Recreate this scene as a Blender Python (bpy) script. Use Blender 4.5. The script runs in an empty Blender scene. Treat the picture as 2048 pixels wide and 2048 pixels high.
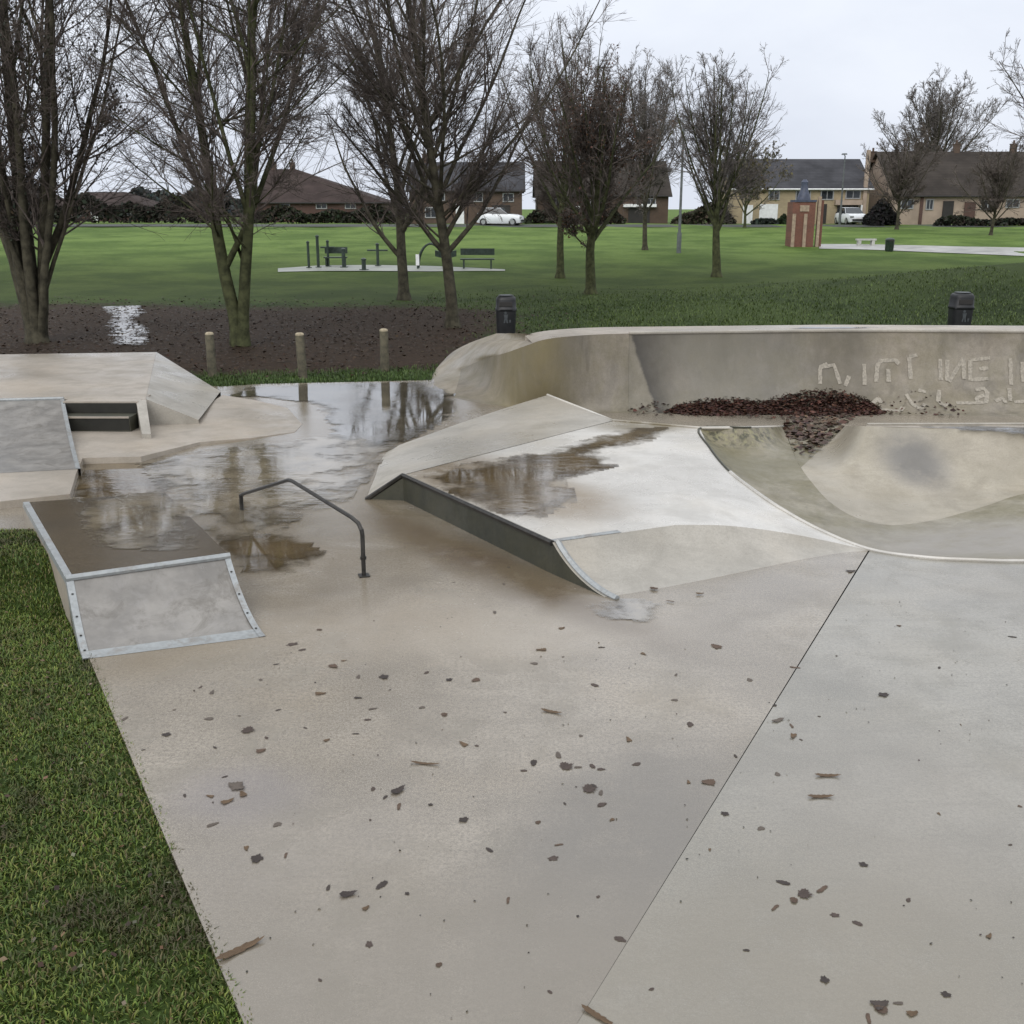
import bpy, bmesh, math, random
import numpy as np
from mathutils import Vector, noise as mnoise

random.seed(7)
rng = np.random.default_rng(7)
sc = bpy.context.scene
COL = sc.collection

# ------------------------------------------------------------------ camera
F_PX, HORIZON, CAM_H = 2150.0, 415.0, 3.0
PITCH = math.atan((1024 - HORIZON) / F_PX)
cp, sp = math.cos(PITCH), math.sin(PITCH)
cam_d = bpy.data.cameras.new("camera")
cam = bpy.data.objects.new("camera", cam_d)
COL.objects.link(cam)
cam.location = (0, 0, CAM_H)
cam.rotation_euler = (math.pi / 2 - PITCH, 0, 0)
cam_d.sensor_width = 36
cam_d.lens = 36 * F_PX / 2048
cam_d.clip_start = 0.05
cam_d.clip_end = 2000
sc.camera = cam


def ray(px, py):
    u, v = (px - 1024) / F_PX, (py - 1024) / F_PX
    return Vector((u, cp - v * sp, -sp - v * cp))


def at(px, py, z=0.0):
    """survey point on the level z"""
    d = ray(px, py)
    t = (z - CAM_H) / d.z
    return Vector((d.x * t, d.y * t, z))


def aty(px, py, Y):
    d = ray(px, py)
    t = Y / d.y
    return Vector((d.x * t, Y, CAM_H + d.z * t))


def lerp(a, b, t):
    return a + (b - a) * t


def sstep(a, b, x):
    t = np.clip((x - a) / (b - a), 0, 1)
    return t * t * (3 - 2 * t)


# ------------------------------------------------------------------ node helpers
def new_mat(name):
    m = bpy.data.materials.new(name)
    m.use_nodes = True
    nt = m.node_tree
    nt.nodes.clear()
    out = nt.nodes.new("ShaderNodeOutputMaterial")
    bs = nt.nodes.new("ShaderNodeBsdfPrincipled")
    nt.links.new(bs.outputs[0], out.inputs[0])
    return m, nt, bs, out


def N(nt, typ, **kw):
    n = nt.nodes.new(typ)
    for k, v in kw.items():
        if k.startswith("i_"):
            key = k[2:]
            key = int(key) if key.isdigit() else key.replace("_", " ")
            n.inputs[key].default_value = v
        else:
            setattr(n, k, v)
    return n


def noise_n(nt, vec, scale, detail=4, rough=0.55, dist=0.0):
    n = N(nt, "ShaderNodeTexNoise")
    n.inputs["Scale"].default_value = scale
    n.inputs["Detail"].default_value = detail
    n.inputs["Roughness"].default_value = rough
    n.inputs["Distortion"].default_value = dist
    if vec is not None:
        nt.links.new(vec, n.inputs["Vector"])
    return n.outputs[0]


def maprange(nt, val, a, b, c=0.0, d=1.0, smooth=True):
    n = N(nt, "ShaderNodeMapRange")
    n.interpolation_type = "SMOOTHSTEP" if smooth else "LINEAR"
    nt.links.new(val, n.inputs[0])
    n.inputs[1].default_value, n.inputs[2].default_value = a, b
    n.inputs[3].default_value, n.inputs[4].default_value = c, d
    return n.outputs[0]


def mth(nt, op, a, b=None, clamp=False):
    n = N(nt, "ShaderNodeMath", operation=op)
    n.use_clamp = clamp
    for i, x in enumerate((a, b)):
        if x is None:
            continue
        if isinstance(x, (int, float)):
            n.inputs[i].default_value = x
        else:
            nt.links.new(x, n.inputs[i])
    return n.outputs[0]


def mixc(nt, fac, a, b, mode="MIX"):
    n = N(nt, "ShaderNodeMix", data_type="RGBA", blend_type=mode)
    for sock, x in ((n.inputs[0], fac), (n.inputs[6], a), (n.inputs[7], b)):
        if isinstance(x, (int, float)):
            sock.default_value = x
        elif isinstance(x, tuple):
            sock.default_value = (*x[:3], 1)
        else:
            nt.links.new(x, sock)
    return n.outputs[2]


def bump(nt, height, strength, dist, bs):
    b = N(nt, "ShaderNodeBump")
    b.inputs["Strength"].default_value = strength
    b.inputs["Distance"].default_value = dist
    nt.links.new(height, b.inputs["Height"])
    nt.links.new(b.outputs[0], bs.inputs["Normal"])
    return b


def position(nt):
    return N(nt, "ShaderNodeNewGeometry").outputs["Position"]


def ellipse_mask(nt, pos, cx, cy, rx, ry, rot, soft=0.6):
    mp = N(nt, "ShaderNodeMapping", vector_type="TEXTURE")
    mp.inputs["Location"].default_value = (cx, cy, 0)
    mp.inputs["Rotation"].default_value = (0, 0, rot)
    mp.inputs["Scale"].default_value = (rx, ry, 1000)
    nt.links.new(pos, mp.inputs["Vector"])
    ln = N(nt, "ShaderNodeVectorMath", operation="LENGTH")
    nt.links.new(mp.outputs[0], ln.inputs[0])
    return maprange(nt, ln.outputs["Value"], 1.0 + soft * 0.5, 1.0 - soft * 0.5)


def plain(name, col, rough=0.6, metal=0.0, var=0.15, scale=6.0, bmp=0.0, spec=0.5):
    m, nt, bs, _ = new_mat(name)
    tc = N(nt, "ShaderNodeTexCoord").outputs["Object"]
    n1 = noise_n(nt, tc, scale, 5, 0.6)
    dark = tuple(c * (1 - var) for c in col)
    light = tuple(min(1, c * (1 + var)) for c in col)
    c = mixc(nt, maprange(nt, n1, 0.3, 0.7), dark, light)
    nt.links.new(c, bs.inputs["Base Color"])
    bs.inputs["Metallic"].default_value = metal
    bs.inputs["Specular IOR Level"].default_value = spec
    r = maprange(nt, n1, 0.2, 0.8, max(0.03, rough - 0.1), min(1, rough + 0.1))
    nt.links.new(r, bs.inputs["Roughness"])
    if bmp:
        bump(nt, noise_n(nt, tc, scale * 6, 4), bmp, 0.02, bs)
    return m


# damp areas of the park (world metres): cx, cy, rx, ry, rot, weight
DAMP = []


def damp_px(x, y, rx, ry, rot, w):
    p = at(x, y, 0)
    DAMP.append((p.x, p.y, rx, ry, rot, w))


damp_px(560, 1010, 2.2, 2.6, 0.4, 0.9)
damp_px(640, 830, 3.4, 3.2, 0.0, 0.9)
damp_px(250, 950, 1.4, 0.8, 0.3, 1.0)
damp_px(960, 1120, 0.45, 1.7, 0.55, 0.75)
damp_px(620, 1120, 1.0, 0.7, 0.2, 0.6)
damp_px(1120, 1160, 0.25, 0.7, 0.55, 0.9)


def concrete(name, light, dark, rough=(0.3, 0.55), speck=0.35, damp=True, moss=0.0, streak=0.0,
             wetcol=(0.15, 0.117, 0.072), bmp=0.25, wet_all=0.0, stains=(), ior=1.5, lean=None):
    m, nt, bs, _ = new_mat(name)
    pos = position(nt)
    big = noise_n(nt, pos, 0.45, 5, 0.6, 0.4)
    mid = noise_n(nt, pos, 2.3, 6, 0.65, 0.3)
    fine = noise_n(nt, pos, 38, 5, 0.7)
    grit = noise_n(nt, pos, 150, 2, 0.6)
    c = mixc(nt, maprange(nt, big, 0.38, 0.62), dark, light)
    sc_n = N(nt, "ShaderNodeMapping")
    sc_n.inputs["Rotation"].default_value = (0, 0, 0.6)
    sc_n.inputs["Scale"].default_value = (0.6, 5.0, 1)
    nt.links.new(pos, sc_n.inputs[0])
    trow = noise_n(nt, sc_n.outputs[0], 1.6, 7, 0.7, 0.8)
    c = mixc(nt, maprange(nt, trow, 0.5, 0.68, 0, 0.3), c, tuple(x * 0.68 for x in dark))
    c = mixc(nt, maprange(nt, mid, 0.42, 0.66, 0, 0.55), c, tuple(x * 0.72 for x in dark))
    tint = noise_n(nt, pos, 0.9, 3, 0.5)
    c = mixc(nt, maprange(nt, tint, 0.45, 0.7, 0, 0.35), c, (light[0] * 1.0, light[1] * 0.93, light[2] * 0.82))
    c = mixc(nt, maprange(nt, fine, 0.35, 0.68, 0, speck), c, tuple(x * 0.62 for x in dark))
    gr2 = noise_n(nt, pos, 75, 3, 0.75)
    c = mixc(nt, maprange(nt, gr2, 0.47, 0.60, 0, speck * 0.75), c, tuple(x * 0.5 for x in dark))
    c = mixc(nt, maprange(nt, grit, 0.5, 0.64, 0, speck * 0.8), c, tuple(min(1, x * 1.35) for x in light))
    vo = N(nt, "ShaderNodeTexVoronoi", feature="F1")
    vo.inputs["Scale"].default_value = 26
    nt.links.new(pos, vo.inputs["Vector"])
    spot = maprange(nt, vo.outputs["Distance"], 0.05, 0.16, speck * 0.7, 0)
    patch = maprange(nt, noise_n(nt, pos, 1.3, 4), 0.48, 0.62)
    c = mixc(nt, mth(nt, "MULTIPLY", spot, patch), c, tuple(x * 0.4 for x in dark))
    if streak:
        mp = N(nt, "ShaderNodeMapping")
        mp.inputs["Scale"].default_value = (3.2, 3.2, 0.35)
        nt.links.new(pos, mp.inputs["Vector"])
        st = noise_n(nt, mp.outputs[0], 1.0, 6, 0.65, 0.3)
        c = mixc(nt, maprange(nt, st, 0.45, 0.72, 0, streak), c, tuple(x * 0.45 for x in dark))
        st2 = noise_n(nt, mp.outputs[0], 2.7, 4, 0.6)
        c = mixc(nt, maprange(nt, st2, 0.5, 0.7, 0, streak * 0.5), c, tuple(min(1, x * 1.15) for x in light))
    if moss:
        mo = noise_n(nt, pos, 1.7, 7, 0.7, 0.5)
        mo2 = noise_n(nt, pos, 11, 5, 0.7)
        f = mth(nt, "MULTIPLY", maprange(nt, mo, 0.36, 0.6, 0, moss), maprange(nt, mo2, 0.25, 0.6, 0.45, 1))
        c = mixc(nt, f, c, (0.125, 0.108, 0.042))
        mo3 = noise_n(nt, pos, 5, 7, 0.75, 1.0)
        c = mixc(nt, maprange(nt, mo3, 0.5, 0.68, 0, moss * .55), c, (0.075, 0.068, 0.04))
    if name.startswith("mossy"):
        mp = N(nt, "ShaderNodeMapping")
        mp.inputs["Scale"].default_value = (1, 1, 0.06)
        nt.links.new(pos, mp.inputs[0])
        dr = noise_n(nt, mp.outputs[0], 9, 6, .7)
        dr2 = noise_n(nt, mp.outputs[0], 17, 4, .7)
        sx = N(nt, "ShaderNodeSeparateXYZ")
        nt.links.new(pos, sx.inputs[0])
        hi = maprange(nt, sx.outputs[2], .015, .14)
        c = mixc(nt, mth(nt, "MULTIPLY", hi, maprange(nt, dr, .45, .6, 0, .85)), c, (0.045, 0.045, 0.028))
        c = mixc(nt, mth(nt, "MULTIPLY", hi, maprange(nt, dr2, .5, .62, 0, .7)), c, (0.26, 0.24, 0.13))
    for (px, py, z, rx, ry, rot, w, colr) in stains:
        p = at(px, py, z)
        e = ellipse_mask(nt, pos, p.x, p.y, rx, ry, rot, 1.2)
        sn = noise_n(nt, pos, 3.0, 6, 0.7)
        e = mth(nt, "MULTIPLY", e, maprange(nt, sn, 0.25, 0.55, 0.55 * w, w))
        c = mixc(nt, e, c, colr)
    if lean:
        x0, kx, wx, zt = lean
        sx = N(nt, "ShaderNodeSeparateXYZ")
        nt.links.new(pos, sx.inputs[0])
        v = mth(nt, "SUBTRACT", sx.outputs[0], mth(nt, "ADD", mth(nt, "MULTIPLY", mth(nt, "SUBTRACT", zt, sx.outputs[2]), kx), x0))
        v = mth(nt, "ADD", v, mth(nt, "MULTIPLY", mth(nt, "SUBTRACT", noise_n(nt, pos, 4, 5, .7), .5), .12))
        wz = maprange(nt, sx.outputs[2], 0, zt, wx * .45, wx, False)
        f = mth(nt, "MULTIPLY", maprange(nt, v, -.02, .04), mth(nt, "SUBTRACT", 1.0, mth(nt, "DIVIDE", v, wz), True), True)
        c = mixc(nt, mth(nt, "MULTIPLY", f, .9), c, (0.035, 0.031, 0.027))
    r = maprange(nt, big, 0.3, 0.7, rough[0], rough[1])
    r = mth(nt, "ADD", r, maprange(nt, mid, 0.3, 0.7, -0.08, 0.1))
    wet = None
    if damp:
        for (cx, cy, rx, ry, rot, w) in DAMP:
            e = mth(nt, "MULTIPLY", ellipse_mask(nt, pos, cx, cy, rx, ry, rot, 0.9), w)
            wet = e if wet is None else mth(nt, "MAXIMUM", wet, e)
        wn = noise_n(nt, pos, 1.1, 6, 0.65, 0.6)
        wet = mth(nt, "MULTIPLY", wet, maprange(nt, wn, 0.32, 0.58))
    if wet_all:
        wn = noise_n(nt, pos, 0.9, 6, 0.65, 0.6)
        wa = maprange(nt, wn, 0.3, 0.6, wet_all * 0.5, wet_all)
        wet = wa if wet is None else mth(nt, "MAXIMUM", wet, wa)
    if wet is not None:
        c = mixc(nt, mth(nt, "MULTIPLY", wet, 0.72), c, wetcol)
        r = mth(nt, "MULTIPLY", r, maprange(nt, wet, 0, 1, 1, 0.2, False))
    nt.links.new(c, bs.inputs["Base Color"])
    nt.links.new(r, bs.inputs["Roughness"])
    bs.inputs["IOR"].default_value = ior
    h = mth(nt, "ADD", mth(nt, "MULTIPLY", fine, 0.6), mth(nt, "MULTIPLY", grit, 0.4))
    b = bump(nt, h, bmp, 0.006, bs)
    return m


def vcol_mat(name, rough=0.7, spec=0.3, var=0.0, transl=0.0):
    """colour from the mesh's own point colours"""
    m, nt, bs, out = new_mat(name)
    a = N(nt, "ShaderNodeVertexColor", layer_name="col")
    c = a.outputs[0]
    if var:
        tc = N(nt, "ShaderNodeTexCoord").outputs["Object"]
        n = noise_n(nt, tc, 30, 4)
        c = mixc(nt, maprange(nt, n, 0.3, 0.7, 0, var), c, (0.02, 0.015, 0.01))
    nt.links.new(c, bs.inputs["Base Color"])
    bs.inputs["Roughness"].default_value = rough
    bs.inputs["Specular IOR Level"].default_value = spec
    return m


# ------------------------------------------------------------------ mesh helpers
def tag(o, label=None, cat=None, group=None, kind=None):
    if label: o["label"] = label
    if cat: o["category"] = cat
    if group: o["group"] = group
    if kind: o["kind"] = kind
    return o


def thing(name, loc, label, cat, group=None):
    o = bpy.data.objects.new(name, None)
    o.empty_display_size = 0.2
    o.location = loc
    COL.objects.link(o)
    return tag(o, label, cat, group)


def root_loc(o):
    l = Vector((0, 0, 0))
    while o is not None:
        l += o.location
        o = o.parent
    return l


def mesh_np(name, V, Fq, mat, parent=None, smooth=False, cols=None, tris=False, origin=None):
    me = bpy.data.meshes.new(name)
    V = np.asarray(V, dtype=np.float32)
    off = root_loc(parent) if parent is not None else (origin or Vector((0, 0, 0)))
    V = V - np.array(off, dtype=np.float32)
    Fq = np.asarray(Fq, dtype=np.int32)
    k = Fq.shape[1]
    me.vertices.add(len(V))
    me.vertices.foreach_set("co", V.ravel())
    me.loops.add(Fq.size)
    me.loops.foreach_set("vertex_index", Fq.ravel())
    me.polygons.add(len(Fq))
    me.polygons.foreach_set("loop_start", np.arange(0, Fq.size, k, dtype=np.int32))
    me.polygons.foreach_set("loop_total", np.full(len(Fq), k, dtype=np.int32))
    if smooth:
        me.polygons.foreach_set("use_smooth", np.ones(len(Fq), dtype=bool))
    me.update(calc_edges=True)
    if cols is not None:
        ca = me.color_attributes.new("col", "FLOAT_COLOR", "POINT")
        c4 = np.ones((len(V), 4), dtype=np.float32)
        c4[:, :3] = cols
        ca.data.foreach_set("color", c4.ravel())
    me.materials.append(mat)
    o = bpy.data.objects.new(name, me)
    COL.objects.link(o)
    if parent is not None:
        o.parent = parent
    else:
        o.location = off
    return o


class MB:
    def __init__(s):
        s.v, s.f = [], []

    def add(s, vs, fs):
        b = len(s.v)
        s.v += [Vector(x) for x in vs]
        s.f += [tuple(b + i for i in f) for f in fs]
        return s

    def box(s, c, d, rz=0.0, taper=1.0):
        hx, hy, hz = d[0] / 2, d[1] / 2, d[2] / 2
        ca, sa = math.cos(rz), math.sin(rz)
        vs = []
        for z, k in ((-hz, 1), (hz, taper)):
            for x, y in ((-hx, -hy), (hx, -hy), (hx, hy), (-hx, hy)):
                x, y = x * k, y * k
                vs.append((c[0] + x * ca - y * sa, c[1] + x * sa + y * ca, c[2] + z))
        return s.add(vs, [(3, 2, 1, 0), (4, 5, 6, 7), (0, 1, 5, 4), (1, 2, 6, 5), (2, 3, 7, 6), (3, 0, 4, 7)])

    def prism(s, top, zb):
        n = len(top)
        vs = [tuple(p) for p in top] + [(p[0], p[1], zb) for p in top]
        fs = [tuple(range(n))] + [(i, i + n, (i + 1) % n + n, (i + 1) % n) for i in range(n)]
        return s.add(vs, fs)

    def grid(s, rows, flip=False):
        n, m = len(rows), len(rows[0])
        vs = [p for r in rows for p in r]
        fs = []
        for i in range(n - 1):
            for j in range(m - 1):
                q = (i * m + j, i * m + j + 1, (i + 1) * m + j + 1, (i + 1) * m + j)
                fs.append(q[::-1] if flip else q)
        return s.add(vs, fs)

    def skirt(s, line, zb):
        n = len(line)
        vs = list(line) + [(p[0], p[1], zb) for p in line]
        return s.add(vs, [(i, i + 1, i + 1 + n, i + n) for i in range(n - 1)])

    def tube(s, pts, r, sides=8, caps=True):
        pts = [Vector(p) for p in pts]
        n = len(pts)
        rs = r if isinstance(r, (list, tuple)) else [r] * n
        base = len(s.v)
        ref = Vector((0.13, 0.31, 0.94)).normalized()
        for i, p in enumerate(pts):
            d = (pts[min(i + 1, n - 1)] - pts[max(i - 1, 0)]).normalized()
            rf = ref if abs(d.dot(ref)) < 0.97 else Vector((1, 0, 0))
            a = d.cross(rf).normalized()
            b = d.cross(a)
            for k in range(sides):
                t = 2 * math.pi * k / sides
                s.v.append(p + (a * math.cos(t) + b * math.sin(t)) * rs[i])
        for i in range(n - 1):
            for k in range(sides):
                k2 = (k + 1) % sides
                s.f.append((base + i * sides + k, base + i * sides + k2, base + (i + 1) * sides + k2, base + (i + 1) * sides + k))
        if caps:
            s.f.append(tuple(base + k for k in range(sides)))
            s.f.append(tuple(base + (n - 1) * sides + k for k in range(sides))[::-1])
        return s

    def lathe(s, c, prof, sides=20, sx=1.0, sy=1.0):
        base = len(s.v)
        n = len(prof)
        for (r, z) in prof:
            for k in range(sides):
                t = 2 * math.pi * k / sides
                s.v.append(Vector((c[0] + r * sx * math.cos(t), c[1] + r * sy * math.sin(t), c[2] + z)))
        for i in range(n - 1):
            for k in range(sides):
                k2 = (k + 1) % sides
                s.f.append((base + i * sides + k, base + i * sides + k2, base + (i + 1) * sides + k2, base + (i + 1) * sides + k))
        s.f.append(tuple(base + k for k in range(sides))[::-1])
        s.f.append(tuple(base + (n - 1) * sides + k for k in range(sides)))
        return s

    def build(s, name, mat, parent=None, smooth=False, origin=None, bevel=0.0, sharp=0.6):
        me = bpy.data.meshes.new(name)
        off = root_loc(parent) if parent is not None else (Vector(origin) if origin is not None else Vector((0, 0, 0)))
        me.from_pydata([tuple(v - off) for v in s.v], [], s.f)
        bm = bmesh.new()
        bm.from_mesh(me)
        bmesh.ops.remove_doubles(bm, verts=bm.verts, dist=1e-5)
        bmesh.ops.recalc_face_normals(bm, faces=bm.faces)
        if bevel:
            ed = [e for e in bm.edges if len(e.link_faces) == 2 and e.calc_face_angle(0) > 0.5]
            bmesh.ops.bevel(bm, geom=ed, offset=bevel, segments=2, affect="EDGES", profile=0.6)
        if smooth:
            for f in bm.faces: f.smooth = True
            for e in bm.edges:
                if len(e.link_faces) == 2 and e.calc_face_angle(0) > sharp: e.smooth = False
        bm.to_mesh(me)
        bm.free()
        me.materials.append(mat)
        o = bpy.data.objects.new(name, me)
        COL.objects.link(o)
        if parent is not None:
            o.parent = parent
        else:
            o.location = off
        return o


def resample(pts, n):
    pts = [Vector(p) for p in pts]
    d = [0.0]
    for a, b in zip(pts, pts[1:]):
        d.append(d[-1] + (b - a).length)
    out = []
    for i in range(n):
        t = d[-1] * i / (n - 1)
        k = max(j for j in range(len(d)) if d[j] <= t + 1e-9)
        k = min(k, len(pts) - 2)
        w = (t - d[k]) / max(1e-9, d[k + 1] - d[k])
        out.append(pts[k].lerp(pts[k + 1], w))
    return out


def smooth_curve(pts, n):
    """Catmull-Rom through the points, n samples"""
    P = [Vector(p) for p in pts]
    out = []
    m = len(P) - 1
    for i in range(n):
        t = m * i / (n - 1)
        k = min(int(t), m - 1)
        u = t - k
        p0, p1, p2, p3 = P[max(k - 1, 0)], P[k], P[k + 1], P[min(k + 2, m)]
        out.append(0.5 * ((2 * p1) + (p2 - p0) * u + (2 * p0 - 5 * p1 + 4 * p2 - p3) * u * u + (3 * p1 - p0 - 3 * p2 + p3) * u ** 3))
    return out


def loft(topc, botc, rows, prof):
    """prof(t)->(xy fraction, z fraction) from top (0) to bottom (1)"""
    out = []
    for i in range(rows):
        fx, fz = prof(i / (rows - 1))
        out.append([Vector((lerp(a.x, b.x, fx), lerp(a.y, b.y, fx), lerp(a.z, b.z, fz))) for a, b in zip(topc, botc)])
    return out


def quarter(phim):
    def f(t):
        ph = phim * (1 - t)
        return 1 - math.sin(ph) / math.sin(phim), 1 - (1 - math.cos(ph)) / (1 - math.cos(phim))
    return f


def copy_tree(o, parent=None):
    c = o.copy()
    COL.objects.link(c)
    if parent is not None: c.parent = parent
    for ch in list(o.children): copy_tree(ch, c)
    return c


# ------------------------------------------------------------------ materials
_a, _b = at(760, 1010, 0), at(1200, 1195, 0)
LEDGE_STAIN = (960, 1122, 0, (_b - _a).length * .55, .30, math.atan2(_b.y - _a.y, _b.x - _a.x), 0.9, (0.085, 0.055, 0.028))
M = {}
M["slab"] = concrete("slab_concrete", (0.335, 0.294, 0.236), (0.215, 0.184, 0.142), rough=(0.1, 0.3), speck=0.7, ior=1.75,
                     stains=[(330, 1290, 0, 0.6, 0.5, 0.3, 0.6, (0.19, 0.15, 0.095)),
                             (1240, 1700, 0, 0.55, 1.1, -0.45, 0.8, (0.135, 0.12, 0.10)),
                             (480, 1590, 0, 0.35, 0.3, 0.0, 0.5, (0.20, 0.18, 0.18)),
                             (900, 1250, 0, 1.6, 0.6, 0.0, 0.5, (0.37, 0.32, 0.255)), (800, 1960, 0, 1.5, .7, 0, .8, (.18, .155, .12)), (600, 1700, 0, .6, .4, .4, .5, (.2, .175, .145)), LEDGE_STAIN])
M["slab2"] = concrete("smooth_slab_concrete", (0.305, 0.284, 0.240), (0.212, 0.196, 0.160), rough=(0.09, 0.26), speck=0.5, damp=False, ior=1.8, stains=[(1560, 1980, 0, 1.5, .8, .3, .75, (.185, .16, .118)), (1800, 1600, 0, .8, .8, 0, .4, (.22, .195, .16))])
M["ramp"] = concrete("ramp_concrete", (0.42, 0.39, 0.34), (0.32, 0.295, 0.25), rough=(0.25, 0.45), speck=0.3, damp=False)
M["white"] = concrete("pale_funbox_concrete", (0.60, 0.575, 0.53), (0.48, 0.455, 0.41), ior=1.7, rough=(0.18, 0.4), speck=0.2, damp=False,
                      stains=[(960, 960, .28, 0.75, 1.3, 0.6, 0.9, (0.16, 0.115, 0.06)),
                              (1120, 1000, .28, 0.5, 0.7, 0.6, 0.8, (0.22, 0.165, 0.10)),
                              (1290, 850, .28, 0.6, 0.45, 0.2, 0.9, (0.14, 0.11, 0.055))])
M["wall"] = concrete("weathered_wall_concrete", (0.32, 0.285, 0.235), (0.22, 0.195, 0.16), rough=(0.45, 0.7), speck=0.3, damp=False,
                     moss=0.35, streak=0.55)
M["mossy"] = concrete("mossy_bowl_concrete", (0.34, 0.31, 0.245), (0.225, 0.198, 0.14), rough=(0.35, 0.6), speck=0.3, damp=False, moss=0.6, streak=.45, stains=[(1960, 1075, -.1, 1.1, .8, 0, .9, (.27, .25, .225)), (1470, 900, .2, .9, .6, 0, .6, (.13, .115, .06))])
M["bowl"] = concrete("bowl_concrete", (0.42, 0.375, 0.30), (0.31, 0.275, 0.215), rough=(0.3, 0.5), speck=0.25, damp=False, moss=0.12,
                     stains=[(1830, 920, .1, 0.35, 0.45, 0.2, 0.8, (0.12, 0.115, 0.11))])
M["block"] = concrete("platform_concrete", (0.42, 0.37, 0.31), (0.32, 0.28, 0.228), rough=(0.3, 0.5), speck=0.25, damp=False)
M["wetdeck"] = concrete("soaked_deck_concrete", (0.11, 0.088, 0.06), (0.06, 0.046, 0.03), rough=(0.05, 0.22), speck=0.4, damp=False, wet_all=0.5,
                        wetcol=(0.085, 0.066, 0.042))
M["ledge"] = concrete("dark_algae_concrete", (0.065, 0.065, 0.05), (0.028, 0.031, 0.023), rough=(0.35, 0.6), speck=0.4, damp=False, moss=0.12, streak=.3)
M["riser"] = concrete("shaded_riser_concrete", (0.018, 0.017, 0.012), (0.010, 0.010, 0.007), rough=(0.5, 0.7), speck=0.2, damp=False)  # shade in the stair recess, put into the riser colour as near black
M["steel"] = plain("galvanised_steel", (0.33, 0.345, 0.345), 0.45, 0.4, 0.12, 30, 0.05)


def weather(m, col, scale, amt):
    """rust and grime patches over a plain material"""
    nt = m.node_tree
    bs = next(n for n in nt.nodes if n.type == "BSDF_PRINCIPLED")
    src = bs.inputs["Base Color"].links[0].from_socket
    tc = N(nt, "ShaderNodeTexCoord").outputs["Object"]
    f = maprange(nt, noise_n(nt, tc, scale, 8, .75, .6), .48, .68, 0, amt)
    nt.links.new(mixc(nt, f, src, col), bs.inputs["Base Color"])


weather(M["steel"], (0.20, 0.17, 0.14), 5.0, .7)
M["sheet"] = plain("grey_ramp_sheet", (0.23, 0.215, 0.195), 0.36, 0.2, 0.22, 3, 0.1)
weather(M["sheet"], (0.10, 0.088, 0.07), 3.2, .6)
weather(M["sheet"], (0.30, 0.285, 0.27), 9.0, .35)
M["darksteel"] = plain("dark_rail_steel", (0.045, 0.042, 0.038), 0.4, 0.6, 0.4, 14)
M["darkgap"] = plain("joint_filler", (0.05, 0.045, 0.04), 0.8, 0, 0.3, 20)
M["binblack"] = plain("black_bin_plastic", (0.008, 0.008, 0.009), 0.5, 0, 0.2, 10)
M["bingrey"] = plain("pale_bin_emblem", (0.05, 0.056, 0.06), 0.5, 0, 0.2, 20)
M["post"] = plain("weathered_post_wood", (0.095, 0.084, 0.055), 0.75, 0, 0.45, 9, 0.4)
M["postcap"] = plain("pale_post_top", (0.33, 0.28, 0.19), 0.75, 0, 0.3, 20)
M["bark"] = plain("mossy_bark", (0.062, 0.056, 0.038), 0.85, 0, 0.5, 5, 0.7, 0.2)
M["bark2"] = plain("green_bark", (0.056, 0.060, 0.028), 0.85, 0, 0.5, 5, 0.7, 0.2)
M["twig"] = plain("dark_twigs", (0.118, 0.098, 0.086), 0.9, 0, 0.4, 4, 0, 0.1)
M["twigl"] = plain("pale_twigs", (0.15, 0.132, 0.122), 0.9, 0, 0.4, 4, 0, 0.1)
M["leafcol"] = vcol_mat("leaf_colours", 0.55, 0.35)
M["wetleaf"] = vcol_mat("wet_leaf", 0.6, 0.25, 0.35)
M["grass"] = vcol_mat("grass_blades", 0.55, 0.35)
M["chalk"] = plain("pale_chalk", (0.29, 0.26, 0.212), 0.85, 0, 0.25, 30)


def brick(name, c1, c2, mortar, scale=9.0):
    m, nt, bs, _ = new_mat(name)
    tc = N(nt, "ShaderNodeTexCoord").outputs["Object"]
    mp = N(nt, "ShaderNodeMapping")
    mp.inputs["Rotation"].default_value = (math.pi / 2, 0, 0)
    nt.links.new(tc, mp.inputs[0])
    b = N(nt, "ShaderNodeTexBrick")
    b.inputs["Color1"].default_value = (*c1, 1)
    b.inputs["Color2"].default_value = (*c2, 1)
    b.inputs["Mortar"].default_value = (*mortar, 1)
    b.inputs["Scale"].default_value = scale * 0.25
    b.inputs["Mortar Size"].default_value = 0.012
    nt.links.new(mp.outputs[0], b.inputs["Vector"])
    n = noise_n(nt, tc, 0.6, 5)
    c = mixc(nt, maprange(nt, n, 0.35, 0.7, 0, 0.4), b.outputs[0], tuple(x * 0.5 for x in c1))
    nt.links.new(c, bs.inputs["Base Color"])
    bs.inputs["Roughness"].default_value = 0.8
    return m


M["redbrick"] = brick("red_brick", (0.105, 0.052, 0.04), (0.085, 0.045, 0.036), (0.10, 0.08, 0.07))
M["brownbrick"] = brick("brown_brick", (0.105, 0.066, 0.044), (0.085, 0.055, 0.04), (0.10, 0.085, 0.07))
M["creambrick"] = brick("cream_brick", (0.40, 0.32, 0.20), (0.34, 0.27, 0.17), (0.36, 0.30, 0.22))
M["orangebrick"] = brick("orange_brick", (0.19, 0.075, 0.048), (0.14, 0.058, 0.04), (0.20, 0.13, 0.1), 14)
M["pinkrender"] = plain("pinkish_render", (0.36, 0.28, 0.22), 0.8, 0, 0.15, 0.8)


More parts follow.
